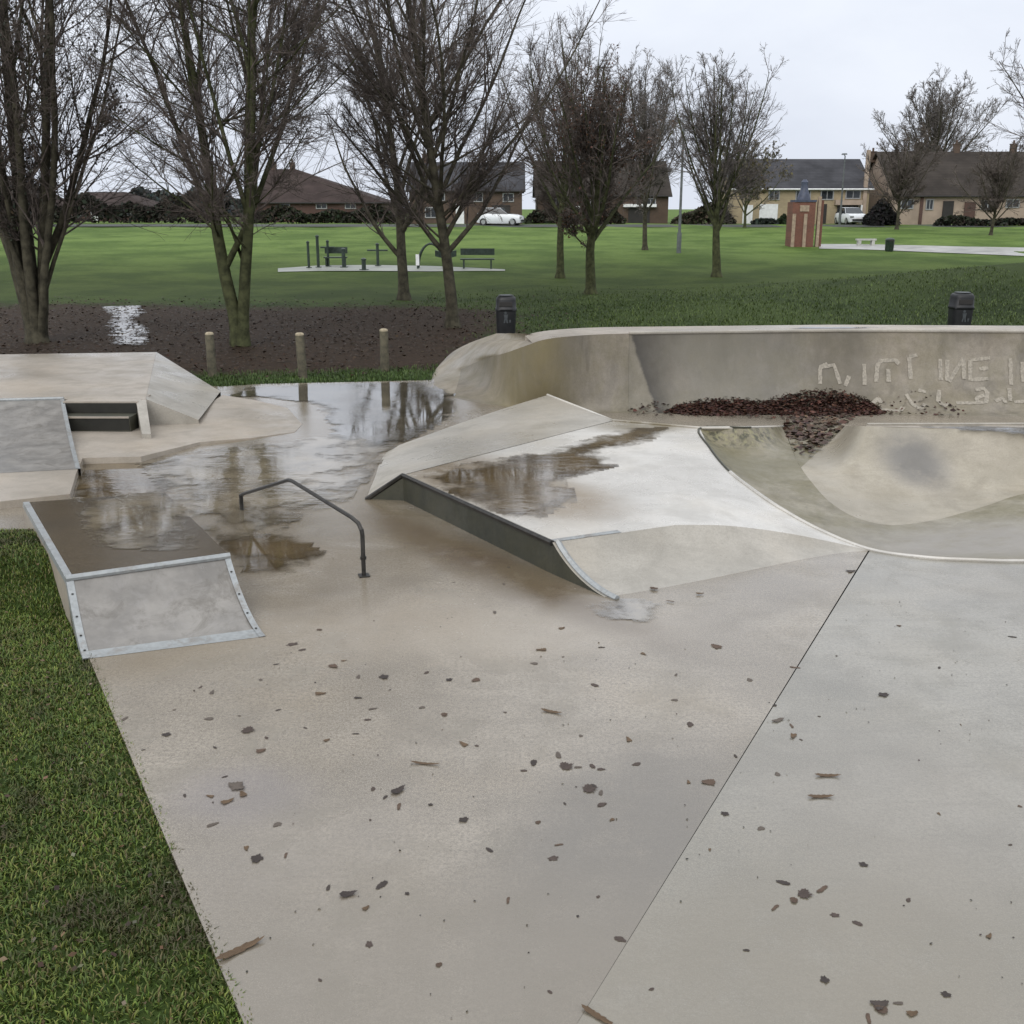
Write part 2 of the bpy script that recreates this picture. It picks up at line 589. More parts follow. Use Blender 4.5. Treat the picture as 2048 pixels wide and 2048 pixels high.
def tiles(name, col):
    m, nt, bs, _ = new_mat(name)
    tc = N(nt, "ShaderNodeTexCoord").outputs["Object"]
    w = N(nt, "ShaderNodeTexWave", wave_type="BANDS", bands_direction="Z")
    w.inputs["Scale"].default_value = 2.2
    w.inputs["Distortion"].default_value = 0.6
    nt.links.new(tc, w.inputs[0])
    n = noise_n(nt, tc, 0.5, 6, 0.65)
    c = mixc(nt, maprange(nt, n, 0.3, 0.7), tuple(x * 0.7 for x in col), tuple(x * 1.3 for x in col))
    c = mixc(nt, maprange(nt, w.outputs[0], 0.3, 0.9, 0.35, 0), c, tuple(x * 0.4 for x in col))
    nt.links.new(c, bs.inputs["Base Color"])
    bs.inputs["Roughness"].default_value = 0.9
    bs.inputs["Specular IOR Level"].default_value = 0.15
    return m


M["roofgrey"] = tiles("slate_grey_tiles", (0.060, 0.060, 0.066))
M["roofbrown"] = tiles("brown_roof_tiles", (0.050, 0.042, 0.036))
M["roofred"] = tiles("dull_red_tiles", (0.055, 0.040, 0.036))
M["whitepaint"] = plain("white_paint", (0.75, 0.75, 0.75), 0.45, 0, 0.08, 3)
M["palebench"] = plain("pale_bench_concrete", (0.42, 0.42, 0.38), 0.7, 0, 0.15, 4)
M["winframe"] = plain("dull_window_frame", (0.30, 0.30, 0.30), 0.6, 0, 0.1, 3)
M["glass"] = plain("dark_window_glass", (0.03, 0.035, 0.04), 0.08, 0, 0.3, 1.5)
M["darkdoor"] = plain("dark_opening", (0.025, 0.022, 0.02), 0.7, 0, 0.3, 2)
M["carwhite"] = plain("white_car_paint", (0.72, 0.74, 0.76), 0.18, 0, 0.03, 2)
M["tyre"] = plain("black_rubber", (0.02, 0.02, 0.02), 0.7, 0, 0.2, 10)
M["bluegrey"] = plain("dark_blue_metal", (0.055, 0.065, 0.10), 0.5, 0, 0.25, 6)
M["palepost"] = plain("pale_timber", (0.33, 0.25, 0.18), 0.75, 0, 0.25, 6)
M["lamp"] = plain("grey_lamp_column", (0.13, 0.14, 0.14), 0.5, 0.3, 0.2, 5)
M["playdark"] = plain("dark_green_metal", (0.03, 0.045, 0.035), 0.45, 0.2, 0.3, 8)
M["pad"] = plain("play_pad_surface", (0.24, 0.25, 0.22), 0.6, 0, 0.2, 0.9)
M["path"] = plain("pale_path_surface", (0.34, 0.335, 0.31), 0.4, 0, 0.25, 0.9, 0.1)
M["hedge"] = vcol_mat("hedge_leaves", 0.7, 0.2)


def water_mat(name, base, ripple=0.12, broken=1.7, ior=3.4):
    m, nt, bs, out = new_mat(name)
    pos = position(nt)
    a = N(nt, "ShaderNodeAttribute", attribute_name="cover")
    wv = noise_n(nt, pos, 9, 3, 0.6)
    mp = N(nt, "ShaderNodeMapping")
    mp.inputs["Scale"].default_value = (0.8, 3.5, 1)
    mp.inputs["Rotation"].default_value = (0, 0, 0.25)
    nt.links.new(pos, mp.inputs[0])
    wv2 = noise_n(nt, mp.outputs[0], 3.2, 4, 0.6, 0.6)
    gate = maprange(nt, noise_n(nt, pos, 0.5, 3), 0.38, 0.62, 0.1, 1.0)
    h = mth(nt, "MULTIPLY", mth(nt, "ADD", wv, mth(nt, "MULTIPLY", wv2, 1.5)), gate)
    bump(nt, h, ripple, 0.02, bs)
    bs.inputs["Roughness"].default_value = 0.03
    bs.inputs["IOR"].default_value = ior
    c = mixc(nt, maprange(nt, noise_n(nt, pos, 1.6, 6, 0.7), 0.35, 0.65), base, tuple(x * 1.9 for x in base))
    nt.links.new(c, bs.inputs["Base Color"])
    e = mth(nt, "ADD", a.outputs["Fac"], mth(nt, "MULTIPLY", mth(nt, "SUBTRACT", noise_n(nt, pos, 2.4, 4, 0.6, 0.15), 0.5), broken))
    al = maprange(nt, e, 0.28, 0.78)
    tr = N(nt, "ShaderNodeBsdfTransparent")
    mx = N(nt, "ShaderNodeMixShader")
    nt.links.new(al, mx.inputs[0])
    nt.links.new(tr.outputs[0], mx.inputs[1])
    nt.links.new(bs.outputs[0], mx.inputs[2])
    nt.links.new(mx.outputs[0], out.inputs[0])
    return m


M["water"] = water_mat("rain_water", (0.055, 0.047, 0.034), .05, 1.5, 5.5)
M["brownwater"] = water_mat("brown_rain_water", (0.075, 0.055, 0.03), 0.05)

M["filmwater"] = water_mat("shallow_rain_water", (0.12, 0.1, 0.07), .12, 2.0)

# ------------------------------------------------------------------ terrain
A_l, B_l = at(490, 2048), at(168, 1292)
E_l = A_l + (A_l - B_l) * 1.7
RAMP_BL = at(46, 1006, 0.36)
slab_poly = [E_l, B_l, Vector((RAMP_BL.x, RAMP_BL.y, 0)), at(-500, 1035), at(-500, 790), at(300, 765), at(445, 773), at(520, 768), at(600, 766), at(700, 764),
             at(862, 760), at(900, 735), Vector((0.2, 17.6, 0)), Vector((22, 17.9, 0)), Vector((22, -4.2, 0))]
for p in slab_poly: p.z = 0
SP = np.array([(p.x, p.y) for p in slab_poly])


def poly_sd(x, y, P):
    """signed distance, negative inside"""
    x, y = np.asarray(x, float), np.asarray(y, float)
    d = np.full(x.shape, 1e9)
    inside = np.zeros(x.shape, bool)
    n = len(P)
    for i in range(n):
        x1, y1 = P[i]
        x2, y2 = P[(i + 1) % n]
        ex, ey = x2 - x1, y2 - y1
        t = np.clip(((x - x1) * ex + (y - y1) * ey) / (ex * ex + ey * ey + 1e-12), 0, 1)
        d = np.minimum(d, np.hypot(x - x1 - t * ex, y - y1 - t * ey))
        c = ((y1 > y) != (y2 > y)) & (x < (x2 - x1) * (y - y1) / (y2 - y1 + 1e-12) + x1)
        inside ^= c
    return np.where(inside, -d, d)


def ter(x, y):
    x, y = np.asarray(x, float), np.asarray(y, float)
    z = 0.032 * np.clip(y - 45, 0, 50)
    z = z + 1.32 * np.exp(-(((x - 20) / 9.0) ** 2 + ((y - 37) / 6.5) ** 2))
    z = z + 0.25 * np.exp(-(((x - 9) / 8.0) ** 2 + ((y - 33) / 5) ** 2)) * 0.6
    z = z + 0.03 * np.sin(x * 0.7 + y * 0.31) * sstep(22, 30, y)
    m = 0.29 * sstep(7.75, 8.3, y) * (1 - sstep(9.05, 9.6, y)) * sstep(-1.5, -2.4, x)
    return z - 0.02 + m


def axis(dense, mids, far):
    return np.unique(np.concatenate([dense, mids, far]).round(4))


xs = axis(np.arange(-13, 13, 0.3), np.arange(-60, 60, 1.2), np.array([-900, -600, -400, -250, -160, -110, -80, 80, 110, 160, 250, 400, 600, 900.]))
ys = axis(np.arange(-4, 30, 0.3), np.arange(30, 110, 1.0), np.array([-60, -30, -15, -8, 120, 140, 170, 210, 280, 400, 600, 900.]))
X, Y = np.meshgrid(xs, ys)
Z = ter(X, Y)
sd = poly_sd(X, Y, SP)
Z = np.where(sd < -0.35, -2.0, Z)
Zg = Z.copy()
V = np.stack([X.ravel(), Y.ravel(), Z.ravel()], 1)
ny, nx = X.shape
idx = np.arange(nx * ny).reshape(ny, nx)
Fq = np.stack([idx[:-1, :-1], idx[:-1, 1:], idx[1:, 1:], idx[1:, :-1]], -1).reshape(-1, 4)


def litter_amt(x, y):
    """how thick dead leaves lie under the trees"""
    u = sstep(19.5, 22.5, y - 0.18 * np.clip(x, -20, 4)) * sstep(38, 30, y + 0.1 * x)
    side = sstep(2.5, -3.0, x - 0.05 * (y - 22))
    return u * side


m, nt, bs, _ = new_mat("park_grass")
pos = position(nt)
va = N(nt, "ShaderNodeVertexColor", layer_name="col").outputs[0]
n1 = noise_n(nt, pos, 0.25, 6, 0.65)
n2 = noise_n(nt, pos, 3.0, 6, 0.7)
n3 = noise_n(nt, pos, 40, 3, 0.7)
c = mixc(nt, maprange(nt, n1, 0.38, 0.62, 0.0, 0.9), va, (0.50, 0.58, 0.42), "MULTIPLY")
c = mixc(nt, maprange(nt, n2, 0.35, 0.7, 0.0, 0.45), c, (0.6, 0.62, 0.5), "MULTIPLY")
c = mixc(nt, maprange(nt, n3, 0.3, 0.7, 0.0, 0.6), c, (0.55, 0.6, 0.5), "MULTIPLY")
at_l = N(nt, "ShaderNodeAttribute", attribute_name="litter").outputs["Fac"]
e = mth(nt, "ADD", at_l, mth(nt, "MULTIPLY", mth(nt, "SUBTRACT", noise_n(nt, pos, 0.9, 8, 0.75), 0.5), 1.5))
lf = maprange(nt, e, 0.35, 0.75)
lc = mixc(nt, maprange(nt, noise_n(nt, pos, 7, 6, 0.75), 0.3, 0.7), (0.019, 0.013, 0.008), (0.052, 0.033, 0.020))
c = mixc(nt, lf, c, lc)
nt.links.new(c, bs.inputs["Base Color"])
bs.inputs["Roughness"].default_value = 0.85
bs.inputs["Specular IOR Level"].default_value = 0.15
bump(nt, mth(nt, "ADD", n3, n2), 0.5, 0.04, bs)
M["ground"] = m
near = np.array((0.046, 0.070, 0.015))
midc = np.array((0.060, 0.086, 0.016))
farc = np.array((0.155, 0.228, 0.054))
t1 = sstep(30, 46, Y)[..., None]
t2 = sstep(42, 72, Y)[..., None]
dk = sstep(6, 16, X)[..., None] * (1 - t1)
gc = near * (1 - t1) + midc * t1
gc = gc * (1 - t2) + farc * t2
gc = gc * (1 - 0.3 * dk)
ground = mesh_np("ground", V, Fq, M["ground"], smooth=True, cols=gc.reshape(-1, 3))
la = ground.data.attributes.new("litter", "FLOAT", "POINT")
la.data.foreach_set("value", litter_amt(X, Y).ravel().astype(np.float32))
tag(ground, "wet park lawn with dead leaves under the trees", kind="structure")

# ------------------------------------------------------------------ bowl outline (px, py, z)
LIP = [(1566, 853, .0), (1545, 854.5, .20), (1490, 856, .28), (1400, 857, .28), (1420, 897, .275), (1455, 940, .255), (1500, 976, .215), (1560, 1017, .16),
       (1640, 1061, .07), (1740, 1100, 0.003), (1850, 1116, 0.003), (1950, 1121, 0.003), (2048, 1123, 0.003), (2300, 1118, 0.003)]
BASE = [(1592, 918, 0.0), (1594, 922, 0.0), (1597, 928, -.01), (1602, 935, -.02), (1612, 950, -.04), (1628, 970, -.07), (1648, 993, -.11), (1675, 1015, -.16),
        (1715, 1036, -.21), (1780, 1050, -.25), (1870, 1040, -.24), (1970, 1012, -.18), (2060, 985, -.12), (2250, 960, -.10)]
LIP2 = [(1689, 852, .0), (1699, 852, .22), (1714, 852, .36), (1732, 852.5, .4), (1752, 853, .4), (1790, 853.5, .4), (1840, 855, .4), (1910, 858, .4), (1995, 862, .4),
        (2080, 868, .4), (2300, 880, .4)]
lipw = [at(*p) for p in LIP]
basew = [at(*p) for p in BASE]
lip2w = [at(*p) for p in LIP2]
SPILL_L, SPILL_R = at(1568, 853, 0), at(1689, 852, 0)

# slabs: polygons with the bowl cut out, split at the expansion joint
Tj = lipw[9]
Jn = at(1180, 2010)
jd = (Jn - Tj); jd.z = 0; jd.normalize()
eu = E_l - A_l
_den = jd.x * eu.y - jd.y * eu.x
J_end = Tj + jd * (((A_l.x - Tj.x) * eu.y - (A_l.y - Tj.y) * eu.x) / _den)
J_end.z = 0
jn = Vector((-jd.y, jd.x, 0)) * 0.006


def fill_poly(name, loops, mat, z=0.0, depth=0.4):
    bm = bmesh.new()
    edges = []
    for lp in loops:
        vs = [bm.verts.new((p[0], p[1], z)) for p in lp]
        edges += [bm.edges.new((vs[i], vs[(i + 1) % len(vs)])) for i in range(len(vs))]
    bmesh.ops.triangle_fill(bm, edges=edges, use_beauty=True, use_dissolve=False)
    bmesh.ops.recalc_face_normals(bm, faces=bm.faces)
    if sum(f.normal.z for f in bm.faces) < 0:
        bmesh.ops.reverse_faces(bm, faces=bm.faces)
    # outer skirt
    for lp in loops[:1]:
        n = len(lp)
        for i in range(n):
            a, b = lp[i], lp[(i + 1) % n]
            q = [bm.verts.new(c) for c in ((a[0], a[1], z), (b[0], b[1], z), (b[0], b[1], z - depth), (a[0], a[1], z - depth))]
            bm.faces.new(q)
    me = bpy.data.meshes.new(name)
    bm.to_mesh(me); bm.free()
    me.materials.append(mat)
    o = bpy.data.objects.new(name, me)
    COL.objects.link(o)
    return o


far_right = [Vector((22, 17.9, 0)), Vector((22, -4.2, 0))]
# left slab: everything left of the joint, then round the bowl hole
hole = lipw[:10]
left_loop = slab_poly[1:14] + [Vector((22, lip2w[-1].y + 1.2, 0)), lip2w[-1], ] + lip2w[-2::-1] + [SPILL_R, SPILL_L] + lipw[:10] + [J_end + jn * -1]
# order: the joint end closes to E_l
left_loop = [Vector((p.x, p.y, 0)) for p in left_loop]
slabL = fill_poly("concrete_slab", [left_loop], M["slab"])
tag(slabL, "wet speckled concrete floor of the skatepark left of the joint", kind="structure")
right_loop = [Tj - jn * 2] + lipw[10:] + [Vector((22, lipw[-1].y, 0)), Vector((22, -4.2, 0)), E_l, J_end - jn * 2 + Vector((0.004, -.008, 0))]
right_loop = [Vector((p.x, p.y, 0)) for p in right_loop]
slabR = fill_poly("concrete_slab", [right_loop], M["slab2"])
tag(slabR, "smoother pale concrete floor right of the joint", kind="structure")
sub = MB().add([Tj + jn * 6 + Vector((0, 0, -.02)), Tj - jn * 6 + Vector((0, 0, -.02)), J_end - jn * 6 + Vector((0, 0, -.02)), J_end + jn * 6 + Vector((0, 0, -.02))], [(0, 1, 2, 3)])
tag(sub.build("joint", M["darkgap"]), "dark expansion joint between the two slabs", kind="structure")

# ------------------------------------------------------------------ bowl
bowl = thing("skate_bowl", at(1750, 1000, 0), "shallow concrete bowl with mossy left wall and leaf filled spillway", "bowl")
n_s = 72
lipc, basec = smooth_curve(lipw, n_s), smooth_curve(basew, n_s)
k_corner = int(round(3 / 13 * (n_s - 1)))
rows = loft(lipc, basec, 16, lambda t: (t, 1 - (1 - t) ** 3.6))
MB().grid(rows).skirt([r[0] for r in rows], -0.4).build("bowl_wall", M["mossy"], bowl, True, sharp=1.2)
l2c, b2c = smooth_curve(lip2w, 60), smooth_curve(basew[3:], 60)
rows2 = loft(b2c, l2c, 16, lambda t: (t, t ** 2.7))
MB().grid(rows2).skirt([r[0] for r in rows2], -0.4).build("bowl_bank", M["bowl"], bowl, True, sharp=1.2)
dk_back = [at(px, 850.5 - (px - 1690) * 0.002, .4) for px in (1734, 1780, 1840, 1920, 2000, 2100, 2300)]
dk_front = resample(lip2w[3:], 7)
MB().grid([dk_front, dk_back]).skirt(dk_back, -0.2).build("bowl_deck", M["block"], bowl)
cop = MB().tube([p + Vector((0, 0, .012)) for p in dk_back], 0.018, 6)
cop.build("coping", M["ramp"], bowl, True)
sp_rows = [[SPILL_L, SPILL_L.lerp(SPILL_R, .5), SPILL_R],
           [SPILL_L.lerp(basew[0], .5) + Vector((0, 0, -.004)), SPILL_L.lerp(SPILL_R, .5).lerp(basew[1], .5) + Vector((0, 0, -.008)), SPILL_R.lerp(basew[3], .5) + Vector((0, 0, -.01))],
           [basew[0], basew[1] + Vector((0, 0, -.004)), basew[3]]]
MB().grid(sp_rows).build("spillway", M["mossy"], bowl)
MB().tube([p + Vector((0, 0, .004)) for p in lipc[k_corner + 12:]], 0.02, 6).build("pale_lip", M["white"], bowl, True)
# dark steel-blue lip on the left curve of the bowl
MB().tube([p + Vector((0, 0, .006)) for p in lipc[k_corner - 6:k_corner + 14]], 0.014, 6).build("lip_edge", M["ledge"], bowl, True)

# ------------------------------------------------------------------ funbox
H = 0.28
P0, P1, P2, G0 = at(733, 998, 0), at(806, 950, H), at(1105, 1085, H), at(1225, 1201, 0)
P3, K, C = at(1350, 1050, H), lipw[3], at(1225, 842, H)
fun = thing("funbox", Vector((1.2, 11, 0)), "pale concrete funbox with dark algae covered side ledge and puddled deck", "skate ramp")
curveA = smooth_curve([at(1350, 1050, H), at(1450, 1051, .25), at(1560, 1064, .155), at(1650, 1081, .06), at(1740, 1101, 0.0)], 25)
curveL = smooth_curve([lipw[i] for i in (3, 4, 5, 6, 7, 8, 9)], 25)
wrows = []
for i in range(9):
    t = i / 8
    wrows.append([a.lerp(b, t) for a, b in zip(curveA, curveL)])
deck_rows = []
nd = 20
for i in range(nd):
    t = i / (nd - 1)
    a, b = P1.lerp(C, t), P2.lerp(P3, t)
    deck_rows.append([a.lerp(b, k / 9) for k in range(10)])
mbd = MB().grid(deck_rows).add([C, P3, K, C.lerp(K, .5)], [(0, 1, 2, 3)]).grid(wrows)
mbd.build("deck", M["white"], fun, True)
topc = resample([P2, P3], 12)[:-1] + curveA
botc = smooth_curve([G0, at(1300, 1190, 0), at(1400, 1170, 0), at(1520, 1143, 0), at(1640, 1119, 0), at(1740, 1103, 0)], len(topc))
botc = [Vector((p.x, p.y, -.004)) for p in botc]
fb = loft(topc, botc, 12, quarter(math.radians(50)))
MB().grid(fb).build("front_bank", M["ramp"], fun, True, sharp=1.0)
# far ramp and hip bank beyond the deck
Bh = at(1095, 790, .32)
Ch = C + Vector((0, 0, .006))
ridge = resample([P1, C], 30)
outer = smooth_curve([P0, at(745, 960, -.01), at(768, 906, -.01), at(860, 868, .06), at(980, 826, .18), Bh], 26) + resample([Bh, Ch], 5)[1:]
hb = []
for i in range(12):
    t = i / 11
    hb.append([a.lerp(b, t) + Vector((0, 0, .004 + .02 * math.sin(math.pi * t))) for a, b in zip(ridge, outer)])
hb[-1] = [p.copy() for p in outer]
MB().grid(hb).skirt(outer, -.1).build("hip_bank", M["ramp"], fun, True, sharp=1.0)
bk = [Bh, Ch, C.lerp(K, .5) + Vector((0, 0, .005)), K + Vector((0, 0, .005)), lipw[2] + Vector((0, 0, .003)), lipw[1] + Vector((0, 0, .003)), lipw[0]]
MB().skirt([Bh + Vector((0, 0, -.002))] + [p + Vector((0, .02, -.002)) for p in bk[1:]], -.1).build("back_face", M["wall"], fun)
MB().tube([p + Vector((0, .01, .0)) for p in bk], 0.02, 6).build("back_coping", M["white"], fun, True)
# dark vertical ledge face
prof = [P0, P1, P2] + [r[0] for r in fb[1:]]
wallm = MB()
poly_top = [P0, P1, P2] + [r[0] for r in fb[1:]]
out = Vector((P1.y - P2.y, P2.x - P1.x, 0)).normalized() * -0.0
wallm.skirt(poly_top, -.05)
wallm.build("side_ledge", M["ledge"], fun)
ed = []
side = Vector(((P2 - P1).y, -(P2 - P1).x, 0)).normalized()
for p in poly_top: ed.append(p + side * 0.004 + Vector((0, 0, -.004)))
MB().tube([p for p in ed[:3]], 0.026, 6).build("ledge_angle", M["darksteel"], fun, True)
MB().tube([p + Vector((0, 0, .01)) - side * 0.05 for p in ed[2:]], 0.03, 6).build("bank_edge", M["steel"], fun, True)
MB().add([P2 + Vector((0, 0, .004)), P2.lerp(P3, .55) + Vector((0, 0, .004)), P2.lerp(P3, .55) + Vector((-.03, .07, .004)), P2 + Vector((-.03, .07, .004))],
         [(0, 1, 2, 3)]).build("edge_plate", M["steel"], fun)

# ------------------------------------------------------------------ launch ramp (left, near)
HR = 0.36
BL, FL, FR, BR = at(46, 1006, HR), at(132, 1159, HR), at(460, 1113, HR), at(330, 986, HR)
GL, GR = at(166, 1319, 0), at(531, 1273, 0)
lr = thing("launch_ramp", at(300, 1230, 0), "low launch ramp box with soaked brown deck and galvanised edges beside the lawn", "skate ramp")
MB().prism([FL, FR, BR, BL], -.05).build("body", M["block"], lr)
dv = (BR - BL)
ins = 0.07
MB().add([BL.lerp(BR, .035) + Vector((0, 0, .005)), BR + Vector((0, 0, .005)), FR.lerp(BR, .02) + Vector((0, 0, .005)), FL.lerp(FR, .035).lerp(BL, .02) + Vector((0, 0, .005))],
         [(0, 1, 2, 3)]).build("deck", M["wetdeck"], lr)
tt, bb = resample([FL, FR], 10), [Vector((p.x, p.y, -.004)) for p in resample([GL, GR], 10)]
face = loft(tt, bb, 14, quarter(math.radians(42)))
MB().grid(face).skirt([r[0] for r in face], -.05).skirt([r[-1] for r in face], -.05).build("ramp_face", M["sheet"], lr, True, sharp=1.0)


def strip(pts, across, w, lift, mb):
    a = [p + Vector((0, 0, lift)) for p in pts]
    b = [p + across * w + Vector((0, 0, lift)) for p in pts]
    mb.grid([a, b])
    # small down-turned flange
    mb.grid([[p + Vector((0, 0, lift)) for p in pts], [p + Vector((0, 0, -.035)) - across * 0.006 for p in pts]])


uL = (FR - FL).normalized()
s1 = MB(); strip(resample([BL, FL], 6), uL, .052, .009, s1); s1.build("edge_strip", M["steel"], lr)
s2 = MB(); strip([r[0] for r in face], uL, .05, .010, s2); s2.build("edge_strip", M["steel"], lr)
s3 = MB(); strip([r[-1] for r in face], -uL, .045, .010, s3); s3.build("edge_strip", M["steel"], lr)
MB().tube([p + Vector((0, 0, .006)) for p in tt], .026, 8).build("coping", M["steel"], lr, True)
tp = [[p.lerp(q, .0) + Vector((0, 0, .006)) for p, q in zip(face[k], face[k])] for k in (11, 12, 13)]
MB().grid(tp).build("toe_plate", M["steel"], lr)

for r_, sg in ((0, 1), (-1, -1)):
    for k in (2, 5, 8, 11):
        q = face[k][r_] + uL * sg * .026 + Vector((0, 0, .012))
        MB().lathe(q, [(.009, 0), (.009, .004), (.004, .006)], 8).build("bolt", M["darksteel"], lr)
# ------------------------------------------------------------------ stair block and kicker (left, rear)
HB, HM = 0.4, 0.08
blk = thing("stair_block", at(200, 830, 0), "low concrete platform with two steps, their fronts coloured black for shade, and puddles on its front edge", "platform")
A1, A2 = at(313, 704, HB), at(292, 798, HB)
B1, B2 = at(441, 783, HM), at(397, 840, HM - .004)
MB().prism([at(-500, 806, HB), at(125, 798, HB), A2, A1, at(-500, 716, HB)], -.05).build("platform", M["block"], blk, bevel=0.01)
bkm = []
for i in range(9):
    t = i / 8
    bkm.append([A1.lerp(B1, t).lerp(A2.lerp(B2, t), k / 6) for k in range(7)])
MB().grid(bkm).skirt([r[-1] for r in bkm], -.05).skirt([r[0] for r in bkm], -.05).build("side_bank", M["ramp"], blk, True, sharp=1.0)
st_y0, st_y1 = 14.82, 14.48
xl, xr = at(118, 806, HB).x, at(268, 806, HB).x
MB().box(((xl + xr) / 2, (st_y0 + 15.4) / 2 + .02, HB / 2 - .03), (xr - xl, 15.4 - st_y0, HB + .055)).build("step", M["block"], blk)
MB().box(((xl + xr) / 2, (st_y1 + st_y0) / 2, .24 / 2 - .03), (xr - xl, st_y0 - st_y1 + .01, .25 + .05)).build("step", M["ledge"], blk)  # dark concrete on the lower tread carries the recess shade as colour
MB().box(((xl + xr) / 2, st_y1 - .012, .243), (xr - xl - .01, .03, .022)).build("nosing", M["block"], blk)
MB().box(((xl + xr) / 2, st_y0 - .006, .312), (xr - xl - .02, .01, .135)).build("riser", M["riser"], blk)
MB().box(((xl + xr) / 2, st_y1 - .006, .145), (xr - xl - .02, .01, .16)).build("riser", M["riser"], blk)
chk = MB().prism([at(272, 800, HB + .004), at(292, 799, HB + .004), at(302, 868, .11), at(284, 868, .11)], -.02)
chk.build("cheek_wall", M["ramp"], blk)
ms = MB().prism([at(-500, 1035, HM), at(0, 1003, HM), at(140, 988, HM), at(152, 947, HM), at(165, 916, HM), at(282, 913, HM), at(400, 884, .035), at(500, 876, .014),
                 at(590, 864, .004), at(604, 848, .004), at(575, 816, .004), at(510, 800, .012), at(445, 790, .05), at(430, 800, .06), at(-500, 830, HM)], -.06)
mso = ms.build("terrace", M["block"], None)
tag(mso, "slightly raised concrete terrace below the steps", kind="structure")

kick = thing("kicker_ramp", at(60, 900, HM), "grey sheeted kicker ramp with bright metal edge left of the steps", "skate ramp")
kt = [at(-160, 806, HB + .006), at(128, 798, HB + .006)]
kb = [at(-200, 957, HM), at(161, 938, HM)]
ktt, kbb = resample(kt, 8), [Vector((p.x, p.y, HM - .004)) for p in resample(kb, 8)]
kf = loft(ktt, kbb, 12, quarter(math.radians(18)))
MB().grid(kf).skirt([r[-1] for r in kf], .0).skirt([r[0] for r in kf], .0).build("ramp_face", M["sheet"], kick, True, sharp=1.0)
s = MB(); strip([r[-1] for r in kf], Vector((-1, 0, 0)), .055, .010, s); s.build("edge_strip", M["steel"], kick)
MB().tube([p + Vector((0, 0, .006)) for p in ktt], .028, 8).build("coping", M["steel"], kick, True)
MB().grid([[p + Vector((0, 0, .006)) for p in kf[k]] for k in (9, 10, 11)]).build("toe_plate", M["sheet"], kick)

# ------------------------------------------------------------------ grind rail
fA, fB = at(484, 1022, 0), at(728, 1152, 0)


def on_rail(t, z):
    p = fA.lerp(fB, t)
    return Vector((p.x, p.y, z))


rail = thing("grind_rail", fA.lerp(fB, .5), "thin dark kinked grind rail standing in shallow water", "grind rail")
bar = [on_rail(0, .165), on_rail(.03, .20), on_rail(.455, .56), on_rail(.49, .565), on_rail(.93, .475), on_rail(.975, .452), on_rail(.995, .40)]
MB().tube(bar, .018, 8).build("bar", M["darksteel"], rail, True)
MB().tube([on_rail(0, -.02), on_rail(0, .175)], .021, 8).build("leg", M["darksteel"], rail, True)
MB().tube([on_rail(1, -.02), on_rail(1, .36), on_rail(.995, .41)], .019, 8).build("leg", M["darksteel"], rail, True)
MB().tube([on_rail(1, .15), on_rail(1, .175)], .027, 10).build("collar", M["darksteel"], rail, True)
MB().box((fB.x, fB.y, .006), (.09, .09, .010), .3).build("base_plate", M["darksteel"], rail)

# ------------------------------------------------------------------ back quarter pipe
WB = [(2500, 838, 0), (2048, 833, 0), (1700, 829, 0), (1258, 826, 0), (1180, 824, 0), (1110, 821, 0), (1058, 818, 0), (1010, 813, 0), (960, 806, 0), (905, 795, 0)]
WT = [(2500, 666, 1.14), (2048, 664, 1.14), (1700, 662, 1.14), (1258, 667, 1.14), (1175, 670, 1.14), (1095, 678, 1.14), (1050, 692, 1.0), (1010, 706, .78), (965, 719, .48), (922, 738, .2)]
wb, wt = [at(*p) for p in WB], [at(*p) for p in WT]
qp = thing("quarter_pipe", at(1500, 830, 0), "long weathered concrete quarter pipe along the back with chalk writing", "skate ramp")
right_b, right_t = resample(wb[:4], 40), resample(wt[:4], 40)
left_b, left_t = smooth_curve(wb[3:], 40), smooth_curve(wt[3:], 40)
QP = quarter(math.radians(72))
rowsR = loft(right_t, right_b, 44, QP)
rowsL = loft(left_t, left_b, 24, QP)


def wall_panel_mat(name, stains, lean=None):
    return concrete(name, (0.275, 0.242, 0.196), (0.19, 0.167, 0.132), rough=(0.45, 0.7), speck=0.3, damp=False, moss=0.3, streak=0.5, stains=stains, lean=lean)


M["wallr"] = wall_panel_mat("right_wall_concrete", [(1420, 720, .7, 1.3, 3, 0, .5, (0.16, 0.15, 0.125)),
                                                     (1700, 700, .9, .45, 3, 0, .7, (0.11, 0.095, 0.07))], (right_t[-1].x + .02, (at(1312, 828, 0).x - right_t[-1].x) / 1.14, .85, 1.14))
M["apron"] = concrete("stained_apron_concrete", (0.40, 0.35, 0.285), (0.27, 0.235, 0.185), rough=(0.35, 0.6), speck=0.4, damp=False, moss=0.35, streak=.3)
M["walll"] = wall_panel_mat("left_wall_concrete", [(1060, 750, .5, .5, 3, 0, .7, (0.20, 0.165, 0.08))])
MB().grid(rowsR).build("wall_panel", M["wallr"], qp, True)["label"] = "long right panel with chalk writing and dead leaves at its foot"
MB().grid([[p + Vector((0, -.012, 0)) for p in r] for r in rowsL]).build("wall_panel", M["walll"], qp, True)["label"] = "curved mossy left panel"
_nl = 18
backline = [p + Vector((0, .95, 0)) for p in right_t] + [p + Vector((-.1, .95, .0)) for p in left_t[1:_nl]]
frontline = list(right_t) + list(left_t[1:_nl])
for p in backline: p.z = max(.75, p.z)
MB().grid([frontline, backline]).skirt(backline, -.1).build("top_deck", M["block"], qp, True)
MB().tube([p + Vector((0, 0, .008)) for p in right_t], .028, 8).build("coping", M["ramp"], qp, True)
